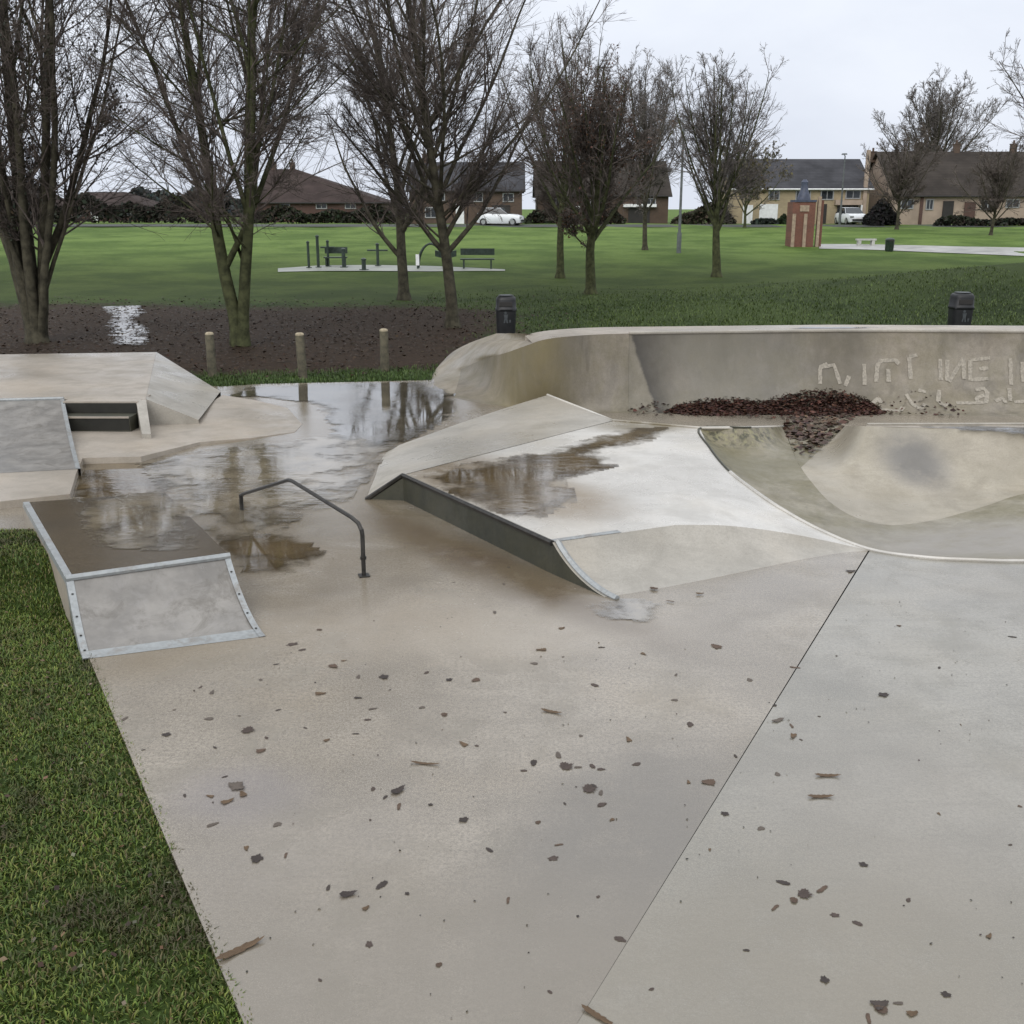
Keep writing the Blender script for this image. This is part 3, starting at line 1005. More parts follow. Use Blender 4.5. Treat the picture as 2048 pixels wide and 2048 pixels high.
# rounded apron closing the left end
ap_in = [at(1050, 667, 1.10), at(1095, 678, 1.142), at(1050, 692, 1.002), at(1010, 706, .782), at(965, 719, .482), at(922, 738, .202), at(905, 795, .0)]
ap_out = [at(992, 667, .74), at(944, 684, .48), at(908, 702, .25), at(886, 722, .1), at(868, 745, .0), at(862, 770, -.01), at(885, 797, -.01)]
_e = Vector((0, -.012, 0))
ai = resample([at(1050, 667, 1.10)] + [p + _e for p in left_t[12:]], 28)[:-1] + resample([r[-1] + _e for r in rowsL], 14)
ao = smooth_curve(ap_out, len(ai))
apr = []
for i in range(12):
    t = i / 11
    apr.append([a.lerp(b, t) + Vector((0, 0, .004 * math.sin(math.pi * t) + (.008 * mnoise.noise(a.lerp(b, t) * 3)) * (t > .05) * (t < .95))) for a, b in zip(ai, ao)])
MB().grid(apr).skirt(apr[-1], -.2).build("apron", M["apron"], qp, True, sharp=1.2)


# chalk writing follows the curved face
def on_wall(px, py):
    """point on the right panel seen near px,py, by wall coordinates"""
    X0, X1 = right_b[-1].x, right_b[0].x
    s = 0.0
    lo, hi = 0.0, 1.0
    best = None
    for r in range(201):
        tz = r / 200
        fx, fz = QP(tz)
        xs_ = [lerp(a_.x, b_.x, fx) for a_, b_ in zip(right_t, right_b)][::-1]
        ys_ = [lerp(a_.y, b_.y, fx) for a_, b_ in zip(right_t, right_b)][::-1]
        y = right_b[20].y
        for _ in range(3):
            y = float(np.interp(aty(px, py, y).x, xs_, ys_))
        p = aty(px, py, y)
        e = abs(p.z - lerp(1.14, 0, fz))
        if best is None or e < best[0]: best = (e, p)
    return best[1] + Vector((0, -.008, .003))


strokes = [
    [(1640, 768), (1640, 735), (1668, 730), (1680, 768)], [(1640, 735), (1655, 728)], [(1690, 772), (1698, 752)], [(1728, 728), (1729, 770)],
    [(1752, 764), (1754, 732), (1760, 722), (1790, 720), (1798, 728)], [(1776, 738), (1777, 764)], [(1818, 714), (1821, 758)], [(1818, 714), (1834, 710)],
    [(1880, 718), (1881, 760)], [(1894, 720), (1894, 762)], [(1926, 716), (1898, 764)], [(1926, 716), (1928, 758)],
    [(1940, 720), (1940, 762)], [(1940, 720), (1980, 716)], [(1958, 738), (1976, 736)], [(1942, 760), (1976, 757)], [(2020, 716), (2022, 770)], [(2044, 724), (2046, 764)],
    [(1760, 818), (1800, 822), (1806, 814)], [(1812, 788), (1824, 808), (1840, 818), (1850, 808)], [(1878, 780), (1876, 802), (1888, 812), (1896, 806)],
    [(1912, 806), (1950, 806), (1962, 804)], [(1950, 780), (1966, 776), (1974, 784), (1972, 804), (1956, 806), (1952, 796), (1970, 790)],
    [(1990, 802), (2004, 796), (2012, 806)], [(2018, 776), (2020, 802)], [(2028, 804), (2060, 802)], [(1746, 806), (1756, 796), (1762, 806)], [(1836, 780), (1852, 784)]]
for stq in strokes:
    ch = MB()
    pq = resample([Vector((p[0], p[1], 0)) for p in stq], max(5, 4 * len(stq)))
    a, b = [], []
    w = [on_wall(p.x, p.y) for p in pq]
    for i, p in enumerate(w):
        d = (w[min(i + 1, len(w) - 1)] - w[max(i - 1, 0)]).normalized()
        vt = (on_wall(pq[i].x, pq[i].y - 6) - on_wall(pq[i].x, pq[i].y + 6)).normalized()
        nn = Vector((1, 0, 0)).cross(vt).normalized()
        sdv = nn.cross(d).normalized() * (.026 + .012 * random.random())
        a.append(p + sdv); b.append(p - sdv)
    ch.grid([a, b]).build("chalk_letter", M["chalk"], qp)

# ------------------------------------------------------------------ water
def puddle(name, outline, z, mat, label, soft=0.5, step=0.08):
    P = np.array([(p.x, p.y) for p in outline])
    x0, y0 = P.min(0) - .2
    x1, y1 = P.max(0) + .2
    gx, gy = np.arange(x0, x1, step), np.arange(y0, y1, step)
    X, Y = np.meshgrid(gx, gy)
    d = poly_sd(X, Y, P)
    cov = np.clip(0.5 - d / soft * 0.5, 0, 1.35)
    keep = d < 0.02
    idx = np.arange(X.size).reshape(X.shape)
    fk = keep[:-1, :-1] | keep[:-1, 1:] | keep[1:, 1:] | keep[1:, :-1]
    Fq = np.stack([idx[:-1, :-1], idx[:-1, 1:], idx[1:, 1:], idx[1:, :-1]], -1)[fk]
    used = np.unique(Fq)
    remap = np.full(X.size, -1); remap[used] = np.arange(len(used))
    V = np.stack([X.ravel(), Y.ravel(), np.full(X.size, z)], 1)[used]
    o = mesh_np(name, V, remap[Fq], mat)
    a = o.data.attributes.new("cover", "FLOAT", "POINT")
    a.data.foreach_set("value", cov.ravel()[used].astype(np.float32))
    o.visible_shadow = True
    tag(o, label, kind="structure")
    return o


PX = lambda pts, z=0: [at(x, y, z) for x, y in pts]
puddle("water", PX([(445, 796), (500, 776), (640, 769), (850, 765), (905, 790), (900, 830), (850, 862), (790, 890), (735, 900), (660, 885), (668, 850), (640, 808), (520, 792)]), .010, M["water"],
       "bright sheet of rainwater along the grass strip at the back", 0.35)
puddle("water", PX([(735, 885), (790, 895), (750, 930), (720, 965), (690, 1000), (600, 1030), (520, 1075), (440, 1080), (380, 1030), (320, 965), (285, 922), (420, 900), (560, 888), (668, 872)]), .0105, M["filmwater"],
       "shallow broken film of rainwater between the rail and the terrace", 1.0)
puddle("water", PX([(168, 922), (285, 920), (330, 945), (360, 985), (250, 1000), (140, 1005)]), .005, M["brownwater"], "brown rainwater below the steps", 0.35)
puddle("water", PX([(850, 955), (930, 930), (1040, 912), (1180, 880), (1260, 858), (1330, 856), (1300, 880), (1190, 905), (1230, 930), (1120, 960), (1150, 1000), (1080, 1030), (1060, 1045),
                    (960, 1010)], H), H + .004, M["brownwater"], "brown rainwater lying on the funbox deck", 0.45, .06)
puddle("water", [p for p in (BL.lerp(BR, .35), BR.lerp(BL, .03), BR.lerp(FR, .5), BR.lerp(FR, .85).lerp(FL, .2), FL.lerp(FR, .45).lerp(BL, .3))], HR + .009, M["filmwater"],
       "film of rainwater on the launch ramp deck", 0.5, .05)
puddle("water", PX([(440, 1075), (560, 1060), (640, 1110), (560, 1150), (500, 1140)]), .0055, M["brownwater"], "thin film of rainwater under the grind rail", 0.5)
puddle("water", PX([(1840, 853), (2060, 854), (2200, 862), (2060, 868), (1930, 860)], .4), .405, M["water"], "rainwater on the bowl deck", 0.2, .05)
puddle("water", PX([(1180, 1215), (1260, 1200), (1330, 1215), (1290, 1240), (1210, 1232)]), .006, M["filmwater"], "small puddle at the foot of the funbox", 0.25, .05)
pl = [at(208, 614), at(275, 612), at(285, 625), at(262, 640), at(290, 662), at(285, 690), at(232, 690), at(222, 650), at(232, 632)]
puddle("water", pl, .012, M["brownwater"], "puddle on the worn track between the trees", 0.6, .12)
dp = [at(x, y, 1.14) for x, y in ((1620, 659), (1760, 659.5), (1790, 662), (1600, 662.5))]
puddle("water", [p + Vector((0, .35, 0)) for p in dp], 1.146, M["water"], "rainwater on top of the quarter pipe", 0.2, .06)

# ------------------------------------------------------------------ trees
def grow(seed, base, H_t, fork, n_limb, spread, r0, lean=(0, 0), curve=0.10, n2=11, n3=9, n4=5, top=0.55, limb_lo=None, twig_r=0.0046, droop=0.0, len2=0.42,
         limbs=None, stems=None, wide=1.0, n_side=10, side_len=2.6):
    """vectorised bare tree; returns list of (V,F) for trunk and for crown"""
    R = np.random.default_rng(seed)
    T, Cn = [], []

    def paths(p, d, L, nseg, jit, up):
        n = len(p)
        out = np.zeros((n, nseg + 1, 3)); out[:, 0] = p
        dd = d.copy()
        for k in range(nseg):
            dd = dd + R.normal(0, jit, (n, 3)); dd[:, 2] += up
            dd /= np.linalg.norm(dd, axis=1, keepdims=True)
            p = p + dd * (L / nseg)[:, None]
            out[:, k + 1] = p
        return out

    def tubes(pp, ra, rb, sides, store, pw=1.0):
        n, m, _ = pp.shape
        tg = np.gradient(pp, axis=1)
        tg /= np.linalg.norm(tg, axis=2, keepdims=True) + 1e-9
        ref = np.array((0.31, 0.17, 0.11))
        a = np.cross(tg, ref); a /= np.linalg.norm(a, axis=2, keepdims=True) + 1e-9
        b = np.cross(tg, a)
        t = np.linspace(0, 1, m) ** pw
        rr = ra[:, None] * (1 - t) + rb[:, None] * t
        th = 2 * np.pi * np.arange(sides) / sides
        ring = a[:, :, None, :] * np.cos(th)[None, None, :, None] + b[:, :, None, :] * np.sin(th)[None, None, :, None]
        V = pp[:, :, None, :] + ring * rr[:, :, None, None]
        i = np.arange(n)[:, None, None] * (m * sides) + np.arange(m - 1)[None, :, None] * sides
        k = np.arange(sides)[None, None, :]
        k2 = (k + 1) % sides
        Fq = np.stack([i + k, i + k2, i + sides + k2, i + sides + k], -1).reshape(-1, 4)
        store.append((V.reshape(-1, 3), Fq))

    def spawn(pp, ra, rb, cnt, t0, t1, ang, angj, L0, lenf, rf):
        n, m, _ = pp.shape
        bi = np.repeat(np.arange(n), cnt)
        t = R.uniform(t0, t1, len(bi))
        f = t * (m - 1); k = np.minimum(f.astype(int), m - 2); w = (f - k)[:, None]
        p = pp[bi, k] * (1 - w) + pp[bi, k + 1] * w
        tg = pp[bi, k + 1] - pp[bi, k]
        tg /= np.linalg.norm(tg, axis=1, keepdims=True) + 1e-9
        rv = R.normal(0, 1, (len(bi), 3))
        pr = rv - (rv * tg).sum(1, keepdims=True) * tg
        pr /= np.linalg.norm(pr, axis=1, keepdims=True) + 1e-9
        an = np.radians(R.normal(ang, angj, len(bi)))[:, None]
        d = tg * np.cos(an) + pr * np.sin(an)
        L = L0[bi] * lenf * (1.15 - 0.75 * t) * R.uniform(0.6, 1.25, len(bi))
        r = (ra[bi] * (1 - t) + rb[bi] * t) * rf
        return p, d, L, r

    base = np.array(base, float)
    stems = stems or [(0.0, 0.0, 1.0)]
    limbP, limbD, limbL, limbR = [], [], [], []
    trunk_paths = []
    for (sx, sy, sr) in stems:
        # trunk up to the fork and on as the leader
        d = np.array([[sx + lean[0], sy + lean[1], 1.0]]); d /= np.linalg.norm(d)
        pp = paths(base[None] + np.array([[sx * .25, sy * .25, -0.1]]), d, np.array([H_t * .97]), 14, 0.035, 0.06 if (sx or sy) else 0.01)
        tubes(pp, np.array([r0 * sr]), np.array([0.02]), 9, T, 0.75)
        trunk_paths.append((pp, r0 * sr))
        # root flare
        fl = np.array([[pp[0, 0] + [0, 0, 0.05], pp[0, 0] * .5 + pp[0, 1] * .5, pp[0, 1]]])
        tubes(fl, np.array([r0 * sr * 1.45]), np.array([r0 * sr * .85]), 9, T, 0.35)
    for q, (pp, rs) in enumerate(trunk_paths):
        m = pp.shape[1]
        nl = max(2, n_limb // len(trunk_paths))
        for j in range(nl):
            t = (fork + (top - fork) * (j / max(1, nl - 1)) ** 1.2) * R.uniform(.93, 1.07)
            f = min(t * (m - 1), m - 1.01); k = int(f); w = f - k
            p = pp[0, k] * (1 - w) + pp[0, k + 1] * w
            az = 2.4 * j + q * 1.3 + R.uniform(-.4, .4)
            el = np.radians(R.normal(spread, 6)) * (1.1 - .5 * (j / nl))
            limbP.append(p)
            limbD.append([math.sin(el) * math.cos(az), math.sin(el) * math.sin(az), math.cos(el)])
            limbL.append(H_t * (1 - t) * R.uniform(.75, 1.0) * wide)
            limbR.append(rs * (1 - t) * R.uniform(.36, .52) + .010)
        for j in range(n_side // len(trunk_paths)):
            t = R.uniform(fork * .9, .62)
            f = t * (m - 1); k = int(f); w = f - k
            az = R.uniform(0, 6.28); el = np.radians(R.uniform(48, 78))
            limbP.append(pp[0, k] * (1 - w) + pp[0, k + 1] * w)
            limbD.append([math.sin(el) * math.cos(az), math.sin(el) * math.sin(az), math.cos(el)])
            limbL.append(side_len * R.uniform(.6, 1.2) * H_t / 11.5); limbR.append(rs * .18)
    for (t, ax, az_, L, rr) in (limbs or []):
        pp = trunk_paths[0][0]; m = pp.shape[1]
        f = t * (m - 1); k = int(f); w = f - k
        limbP.append(pp[0, k] * (1 - w) + pp[0, k + 1] * w)
        limbD.append([math.sin(ax) * math.cos(az_), math.sin(ax) * math.sin(az_), math.cos(ax)])
        limbL.append(L); limbR.append(rr)
    p, d, L, r = np.array(limbP), np.array(limbD), np.array(limbL), np.array(limbR)
    l1 = paths(p, d, L, 10, 0.05, curve)
    tubes(l1, r, np.full(len(r), .012), 7, T, .85)
    # leaders also carry branches
    lead = np.concatenate([tp[0][:, ::1] for tp in trunk_paths])
    lead_top = lead[:, int(lead.shape[1] * fork):]
    rs0 = np.array([tp[1] for tp in trunk_paths])
    p2, d2, L2, r2 = spawn(l1, r, np.full(len(r), .012), n2, .12, 1.0, 36, 10, L, len2, .5)
    p2b, d2b, L2b, r2b = spawn(lead_top, rs0 * (1 - fork) * .8, np.full(len(rs0), .02), n2, .1, 1.0, 38, 10, np.full(len(rs0), H_t * (1 - fork) * .8), len2, .35)
    p2, d2, L2 = np.concatenate([p2, p2b]), np.concatenate([d2, d2b]), np.concatenate([L2, L2b])
    r2 = np.clip(np.concatenate([r2, r2b]), twig_r * 1.6, max(.024, twig_r * 2.5))
    l2 = paths(p2, d2, L2, 6, 0.09, curve * .8 - droop)
    tubes(l2, r2, np.full(len(r2), twig_r), 5, Cn)
    p3, d3, L3, r3 = spawn(l2, r2, np.full(len(r2), twig_r), n3, .1, 1.0, 38, 12, L2, .48, .6)
    r3 = np.clip(r3, twig_r, max(.009, twig_r * 1.3)); L3 = np.clip(L3, .18, None)
    l3 = paths(p3, d3, L3, 4, 0.12, curve * .6 - droop)
    tubes(l3, r3, np.full(len(r3), twig_r * .75), 3, Cn)
    tips = l3
    if n4:
        p4, d4, L4, r4 = spawn(l3, r3, np.full(len(r3), twig_r * .75), n4, .15, 1.0, 36, 12, L3, .55, .7)
        L4 = np.clip(L4, .12, .6)
        l4 = paths(p4, d4, L4, 2, 0.12, curve * .4 - droop)
        tubes(l4, np.full(len(p4), twig_r * .8), np.full(len(p4), twig_r * .45), 3, Cn)
        tips = l4
    return T, Cn, tips


def join(parts):
    Vs, Fs, o = [], [], 0
    for V, Fq in parts:
        Vs.append(V); Fs.append(Fq + o); o += len(V)
    return np.concatenate(Vs), np.concatenate(Fs)


def tree(name, label, base, group=None, bark="bark", twig="twig", leaves=0, leafcol=None, cat="tree", leaf_size=.045, leaf_zone=None, **kw):
    root = thing(name, base, label, cat, group)
    T, Cn, tips = grow(base=base, **kw)
    V, Fq = join(T); mesh_np("trunk", V, Fq, M[bark], root, True)
    V, Fq = join(Cn); mesh_np("crown", V, Fq, M[twig], root, False)
    if leaves:
        R = np.random.default_rng(kw["seed"] + 99)
        t = tips.reshape(-1, 3)
        if leaf_zone is not None:
            t = t[leaf_zone(t)]
        i = R.integers(0, len(t), leaves)
        c = t[i] + R.normal(0, .05, (leaves, 3))
        leaf_cloud("dead_leaves", c, leaf_size, R, leafcol, root, M["leafcol"])
    return root


def leaf_cloud(name, c, size, R, col, parent, mat, flat=False, cjit=.45):
    n = len(c)
    a = R.normal(0, 1, (n, 3)); a /= np.linalg.norm(a, axis=1, keepdims=True)
    if flat:
        a[:, 2] *= .25
    b = np.cross(a, R.normal(0, 1, (n, 3)))
    if flat:
        b = np.cross(a, np.array((0, 0, 1.)) + R.normal(0, .35, (n, 3)))
    b /= np.linalg.norm(b, axis=1, keepdims=True) + 1e-9
    s = (size * R.uniform(.55, 1.35, n))[:, None]
    V = np.stack([c - a * s, c + b * s * .6 + np.array((0, 0, .15)) * s, c + a * s, c - b * s * .6 - np.array((0, 0, .1)) * s], 1).reshape(-1, 3)
    Fq = np.arange(4 * n).reshape(n, 4)
    k = R.uniform(1 - cjit, 1 + cjit, (n, 1)) * (np.array(col)[None] if np.ndim(col) == 1 else np.array(col)[R.integers(0, len(col), n)])
    k = k * R.uniform(.85, 1.15, (n, 3))
    return mesh_np(name, V, Fq, mat, parent, False, np.repeat(k, 4, 0))


def gz(px, py):
    """ground point seen at a pixel, on the sloping lawn"""
    d = ray(px, py)
    t = 5.0
    for _ in range(4000):
        p = Vector((0, 0, CAM_H)) + d * t
        if p.z <= float(ter(p.x, p.y)): break
        t += 0.04
    p.z = float(ter(p.x, p.y)); return p


tree("ivy_tree", "dense dark many stemmed tree at the left edge", gz(75, 685), seed=11, H_t=12.5, fork=.10, n_limb=16, spread=20, r0=.22, curve=.07, n2=15, n3=10, n4=5,
     stems=[(0, 0, 1), (.16, .05, .7), (-.2, .1, .75), (.05, -.12, .65), (-.08, -.05, .7), (.25, -.1, .5)], bark="bark", twig="twig", top=.5, twig_r=.0055,
     leaves=9000, leafcol=[(.022, .026, .012), (.035, .028, .014), (.018, .022, .010)], leaf_size=.04, wide=1.0,
     leaf_zone=lambda t: (np.hypot(t[:, 0] - gz(75, 685).x, t[:, 1] - gz(75, 685).y) < 2.0 + .12 * t[:, 2]) & (t[:, 2] > 1.2))
tree("bare_tree", "bare tree with two upright mossy stems left of the bollards", gz(482, 692), seed=23, H_t=12.0, fork=.16, n_limb=15, spread=26, r0=.17, curve=.06, n2=15, n3=11, n_side=34, side_len=3.0, n4=4,
     stems=[(-.12, .02, 1), (.10, -.02, .9), (.02, .10, .55)], bark="bark2", twig="twig", top=.6, wide=.95)
tree("bare_tree", "bare tree behind with a low branch forking to its left", gz(808, 600), seed=31, H_t=11.5, fork=.20, n_limb=11, spread=30, r0=.20, curve=.06, n2=14, n3=8, n_side=14, n4=4,
     bark="bark", twig="twig", top=.6, limbs=[(.13, .75, math.pi * .98, 5.2, .09), (.24, .6, .6, 3.0, .07)], twig_r=.0055)
tree("bare_tree", "tall bare tree with branches forking low on both sides left of the bin", gz(905, 655), seed=47, H_t=11.8, fork=.22, n_limb=14, spread=31, r0=.17, curve=.055, n2=14, n3=9, n_side=26, side_len=3.0, n4=4,
     bark="bark", twig="twig", top=.62, limbs=[(.17, .78, math.pi * .95, 4.6, .075), (.17, .8, .15, 4.6, .075), (.2, .6, -.5, 4.0, .06)])
tree("bare_tree", "slim bare tree behind the russet one", gz(1120, 556), seed=53, H_t=10.2, fork=.24, n_limb=16, spread=32, r0=.19, curve=.06, n2=14, n3=9, n4=4, bark="bark2",
     twig="twig", top=.6, twig_r=.0072)
tree("russet_tree", "tree still holding russet brown leaves beside the slim bare tree", gz(1181, 588), seed=61, H_t=7.7, fork=.24, n_limb=18, spread=28, r0=.21, curve=.05, n2=14, n3=7, n4=4,
     bark="bark2", twig="twig", top=.55, twig_r=.008, leaves=5500, leafcol=[(.075, .032, .018), (.055, .028, .016), (.095, .045, .022)], leaf_size=.038)
tree("bare_tree", "rounded bare tree standing alone in the middle of the lawn", gz(1433, 554), seed=72, H_t=8.9, fork=.22, n_limb=18, spread=31, n_side=6, r0=.21, curve=.05, n2=14, n3=7, n4=4, bark="bark2",
     twig="twigl", top=.6, twig_r=.0072)
tree("bare_tree", "pale bare tree between the russet tree and the lamp column", gz(1290, 500), seed=83, H_t=10.5, fork=.2, n_limb=18, spread=26, r0=.16, curve=.06, n2=13, n3=9, n4=4, bark="bark",
     twig="twigl", top=.6, twig_r=.009)
tree("bare_tree", "big bare tree above the right hand roofs", Vector((aty(1862, 440, 122).x, 122, 1.6)), seed=91, H_t=15.5, fork=.22, n_limb=22, spread=42, r0=.45, curve=.045, n2=14, n3=9, n_side=14, n4=4, bark="bark",
     twig="twigl", top=.6, twig_r=.017)
tree("bare_tree", "bare tree reaching in from the right edge", Vector((24.6, 47, float(ter(24.6, 47)))), seed=97, H_t=11, fork=.2, n_limb=14, spread=48, r0=.28, curve=.035, n2=12, n3=9, n4=4, bark="bark",
     twig="twigl", top=.6, twig_r=.008)
tree("small_tree", "small bushy bare tree in front of the right hand house", Vector((aty(1795, 440, 88).x, 88, float(ter(0, 88)))), seed=103, H_t=7.5, fork=.15, n_limb=14, spread=40, r0=.14, curve=.05, n2=11, n3=8, n4=4,
     bark="bark", twig="twig", top=.6, twig_r=.014)
tree("small_tree", "dark twiggy tree in front of the far right house", Vector((aty(1985, 440, 80).x, 80, float(ter(0, 80)))), seed=107, H_t=6.5, fork=.15, n_limb=14, spread=42, r0=.13, curve=.05, n2=11, n3=8, n4=4,
     bark="bark", twig="twig", top=.6, twig_r=.013)
tree("small_tree", "yellowish twiggy tree at the left end of the cream terrace", Vector((aty(1490, 440, 90).x, 90, float(ter(0, 90)))), seed=109, H_t=7.0, fork=.15, n_limb=14, spread=38, r0=.13, curve=.05, n2=10,
     n3=8, n4=4, bark="bark2", twig="twigl", top=.6, twig_r=.014, leaves=2500, leafcol=[(.12, .10, .035), (.08, .07, .03)], leaf_size=.10)


# ------------------------------------------------------------------ houses
def house(name, label, px0, px1, Y, base, eave, ridge, depth, wall, roof, windows=(), doors=(), gable_over=.3, hip=(0, 0), chim=(), dormer=None, cat="house", panels=()):
    a, b = aty(px0, base, Y), aty(px1, base, Y)
    ze, zr = aty(px0, eave, Y).z, aty(px0, ridge, Y + depth / 2).z
    zb = float(ter(0, Y)) - .3
    root = thing(name, Vector(((a.x + b.x) / 2, Y, zb)), label, cat)
    x0, x1 = a.x, b.x
    w = MB()
    vs = [(x0, Y, zb), (x1, Y, zb), (x1, Y + depth, zb), (x0, Y + depth, zb), (x0, Y, ze), (x1, Y, ze), (x1, Y + depth, ze), (x0, Y + depth, ze)]
    fs = [(0, 1, 5, 4), (1, 2, 6, 5), (2, 3, 7, 6), (3, 0, 4, 7)]
    if not hip[1]:
        vs.append((x1, Y + depth / 2, zr - .12)); fs.append((5, 6, len(vs) - 1))
    if not hip[0]:
        vs.append((x0, Y + depth / 2, zr - .12)); fs.append((7, 4, len(vs) - 1))
    w.add(vs, fs).build("wall", M[wall], root)
    g = gable_over
    yr = Y + depth / 2
    th = .16
    rf = MB()
    top = [(x0 - g, Y - g, ze - .10), (x1 + g, Y - g, ze - .10), (x1 + g, Y + depth + g, ze - .10), (x0 - g, Y + depth + g, ze - .10), (x0 - g + hip[0], yr, zr), (x1 + g - hip[1], yr, zr)]
    low = [(p[0], p[1], p[2] - th) for p in top]
    rf.add(top + low, [(0, 1, 5, 4), (2, 3, 4, 5), (1, 2, 5), (3, 0, 4), (0, 6, 7, 1), (1, 7, 8, 2), (2, 8, 9, 3), (3, 9, 6, 0)] if (hip[0] or hip[1]) else
           [(0, 1, 5, 4), (2, 3, 4, 5), (6, 10, 11, 7), (8, 11, 10, 9), (0, 6, 7, 1), (2, 8, 9, 3), (1, 7, 11, 5), (5, 11, 8, 2), (3, 9, 10, 4), (4, 10, 6, 0)])
    ro = rf.build("roof", M[roof], root)
    for cx in chim:
        x = aty(cx, ridge, yr).x
        MB().box((x, yr, zr + .15), (.5, .45, .9)).box((x, yr, zr + .64), (.58, .53, .08)).lathe((x, yr, zr + .68), [(.1, 0), (.1, .3)], 8).build(
            "chimney", M["brownbrick"], ro)
    for (wx0, wx1, wy0, wy1) in windows:
        p, q = aty(wx0, wy1, Y), aty(wx1, wy0, Y)
        cx, cz, ww, hh = (p.x + q.x) / 2, (p.z + q.z) / 2, q.x - p.x, q.z - p.z
        fr = MB()
        t = .09
        fr.box((cx - ww / 2 + t / 2, Y - .02, cz), (t, .12, hh)).box((cx + ww / 2 - t / 2, Y - .02, cz), (t, .12, hh))
        fr.box((cx, Y - .022, cz + hh / 2 - t / 2), (ww - 2 * t, .12, t)).box((cx, Y - .022, cz - hh / 2 + t / 2), (ww - 2 * t, .12, t)).box((cx, Y - .018, cz), (.06, .11, hh - 2 * t))
        fo = fr.build("window", M["winframe"], root)
        MB().box((cx, Y - .012, cz), (ww - t, .05, hh - t)).build("pane", M["glass"], fo)
    for (dx0, dx1, dy0, dy1, mt, nm) in doors:
        p, q = aty(dx0, dy1, Y), aty(dx1, dy0, Y)
        z0 = min(p.z, zb + .3); z1 = q.z
        MB().box(((p.x + q.x) / 2, Y - .03, (z0 + z1) / 2), (q.x - p.x, .1, z1 - z0)).build(nm, M[mt], root)
    for (dx0, dx1, dy0, dy1, mt, nm, thk) in panels:
        p, q = aty(dx0, dy1, Y), aty(dx1, dy0, Y)
        MB().box(((p.x + q.x) / 2, Y - thk / 2 - .004, (p.z + q.z) / 2), (q.x - p.x, thk, q.z - p.z)).build(nm, M[mt], root)
    gt = MB().tube([(x0 - g, Y - g - .05, ze - .2), (x1 + g, Y - g - .05, ze - .2)], .07, 6)
    gt.build("gutter", M["whitepaint"] if wall == "creambrick" else M["darkdoor"], root)
    return root


house("terraced_house", "cream brick terrace with grey roof and a car port", 1462, 1733, 100, 452, 374, 318, 9, "creambrick", "roofgrey",
      windows=[(1590, 1622, 380, 402), (1690, 1722, 380, 398), (1640, 1668, 380, 400), (1536, 1560, 380, 400)],
      doors=[(1672, 1716, 410, 446, "darkdoor", "car_port_opening"), (1484, 1506, 410, 446, "whitepaint", "front_door"), (1518, 1556, 408, 432, "whitepaint", "garage_door"),
             (1634, 1654, 408, 446, "darkdoor", "front_door")],
      panels=[(1668, 1722, 400, 410, "pinkrender", "lintel", .5), (1716, 1722, 410, 446, "whitepaint", "car_port_post", .5), (1728, 1733, 300, 446, "pinkrender", "gable_trim", .2)],
      chim=(1745,))
house("terraced_house", "long brown roofed pinkish terrace at the right edge", 1786, 2240, 98, 452, 388, 303, 11, "pinkrender", "roofbrown",
      windows=[(1800, 1828, 398, 418), (1850, 1868, 398, 420), (1960, 1990, 400, 420), (2010, 2040, 398, 416)],
      doors=[(1882, 1908, 402, 446, "darkdoor", "front_door"), (1925, 1952, 404, 446, "redbrick", "garage_door"), (1836, 1848, 390, 446, "redbrick", "brick_pier")], chim=(1912, 2026))
house("brick_house", "dark roofed house behind the russet tree", 1075, 1335, 104, 452, 388, 322, 10, "brownbrick", "roofbrown",
      windows=[(1100, 1124, 396, 414), (1180, 1204, 396, 414), (1290, 1312, 396, 414)], doors=[(1256, 1300, 414, 448, "darkdoor", "garage_opening"), (1150, 1166, 412, 448, "whitepaint", "front_door")],
      panels=[(1246, 1312, 408, 414, "whitepaint", "garage_lintel", .5)])
house("brick_house", "orange brown brick gabled house behind the tall forked tree", 820, 1044, 100, 452, 378, 324, 10, "brownbrick", "roofgrey",
      windows=[(870, 890, 384, 402), (940, 966, 384, 404), (1005, 1028, 386, 404), (850, 874, 414, 436)], doors=[(912, 928, 408, 448, "whitepaint", "front_door"), (985, 1020, 410, 448, "darkdoor", "garage_door")],
      chim=(850,))
house("brick_house", "red brick house with hipped roof left of centre", 505, 765, 112, 452, 402, 338, 13, "redbrick", "roofred", hip=(1, 10),
      windows=[(560, 580, 404, 418), (632, 654, 404, 418), (690, 712, 404, 418), (600, 618, 428, 442)], doors=[(660, 676, 424, 448, "darkdoor", "front_door")], chim=(548, 585))
house("brick_house", "low red brick house with brown roof far left", 70, 292, 118, 450, 414, 384, 11, "redbrick", "roofred", hip=(4, 4),
      windows=[(150, 172, 418, 432), (205, 228, 418, 432), (246, 262, 418, 432)], doors=[(184, 196, 420, 446, "whitepaint", "front_door")])
house("brick_house", "brick house half hidden behind the left edge tree", -180, 64, 116, 450, 404, 352, 11, "redbrick", "roofbrown", hip=(0, 4), windows=[(-20, 4, 406, 424), (30, 50, 406, 424)])


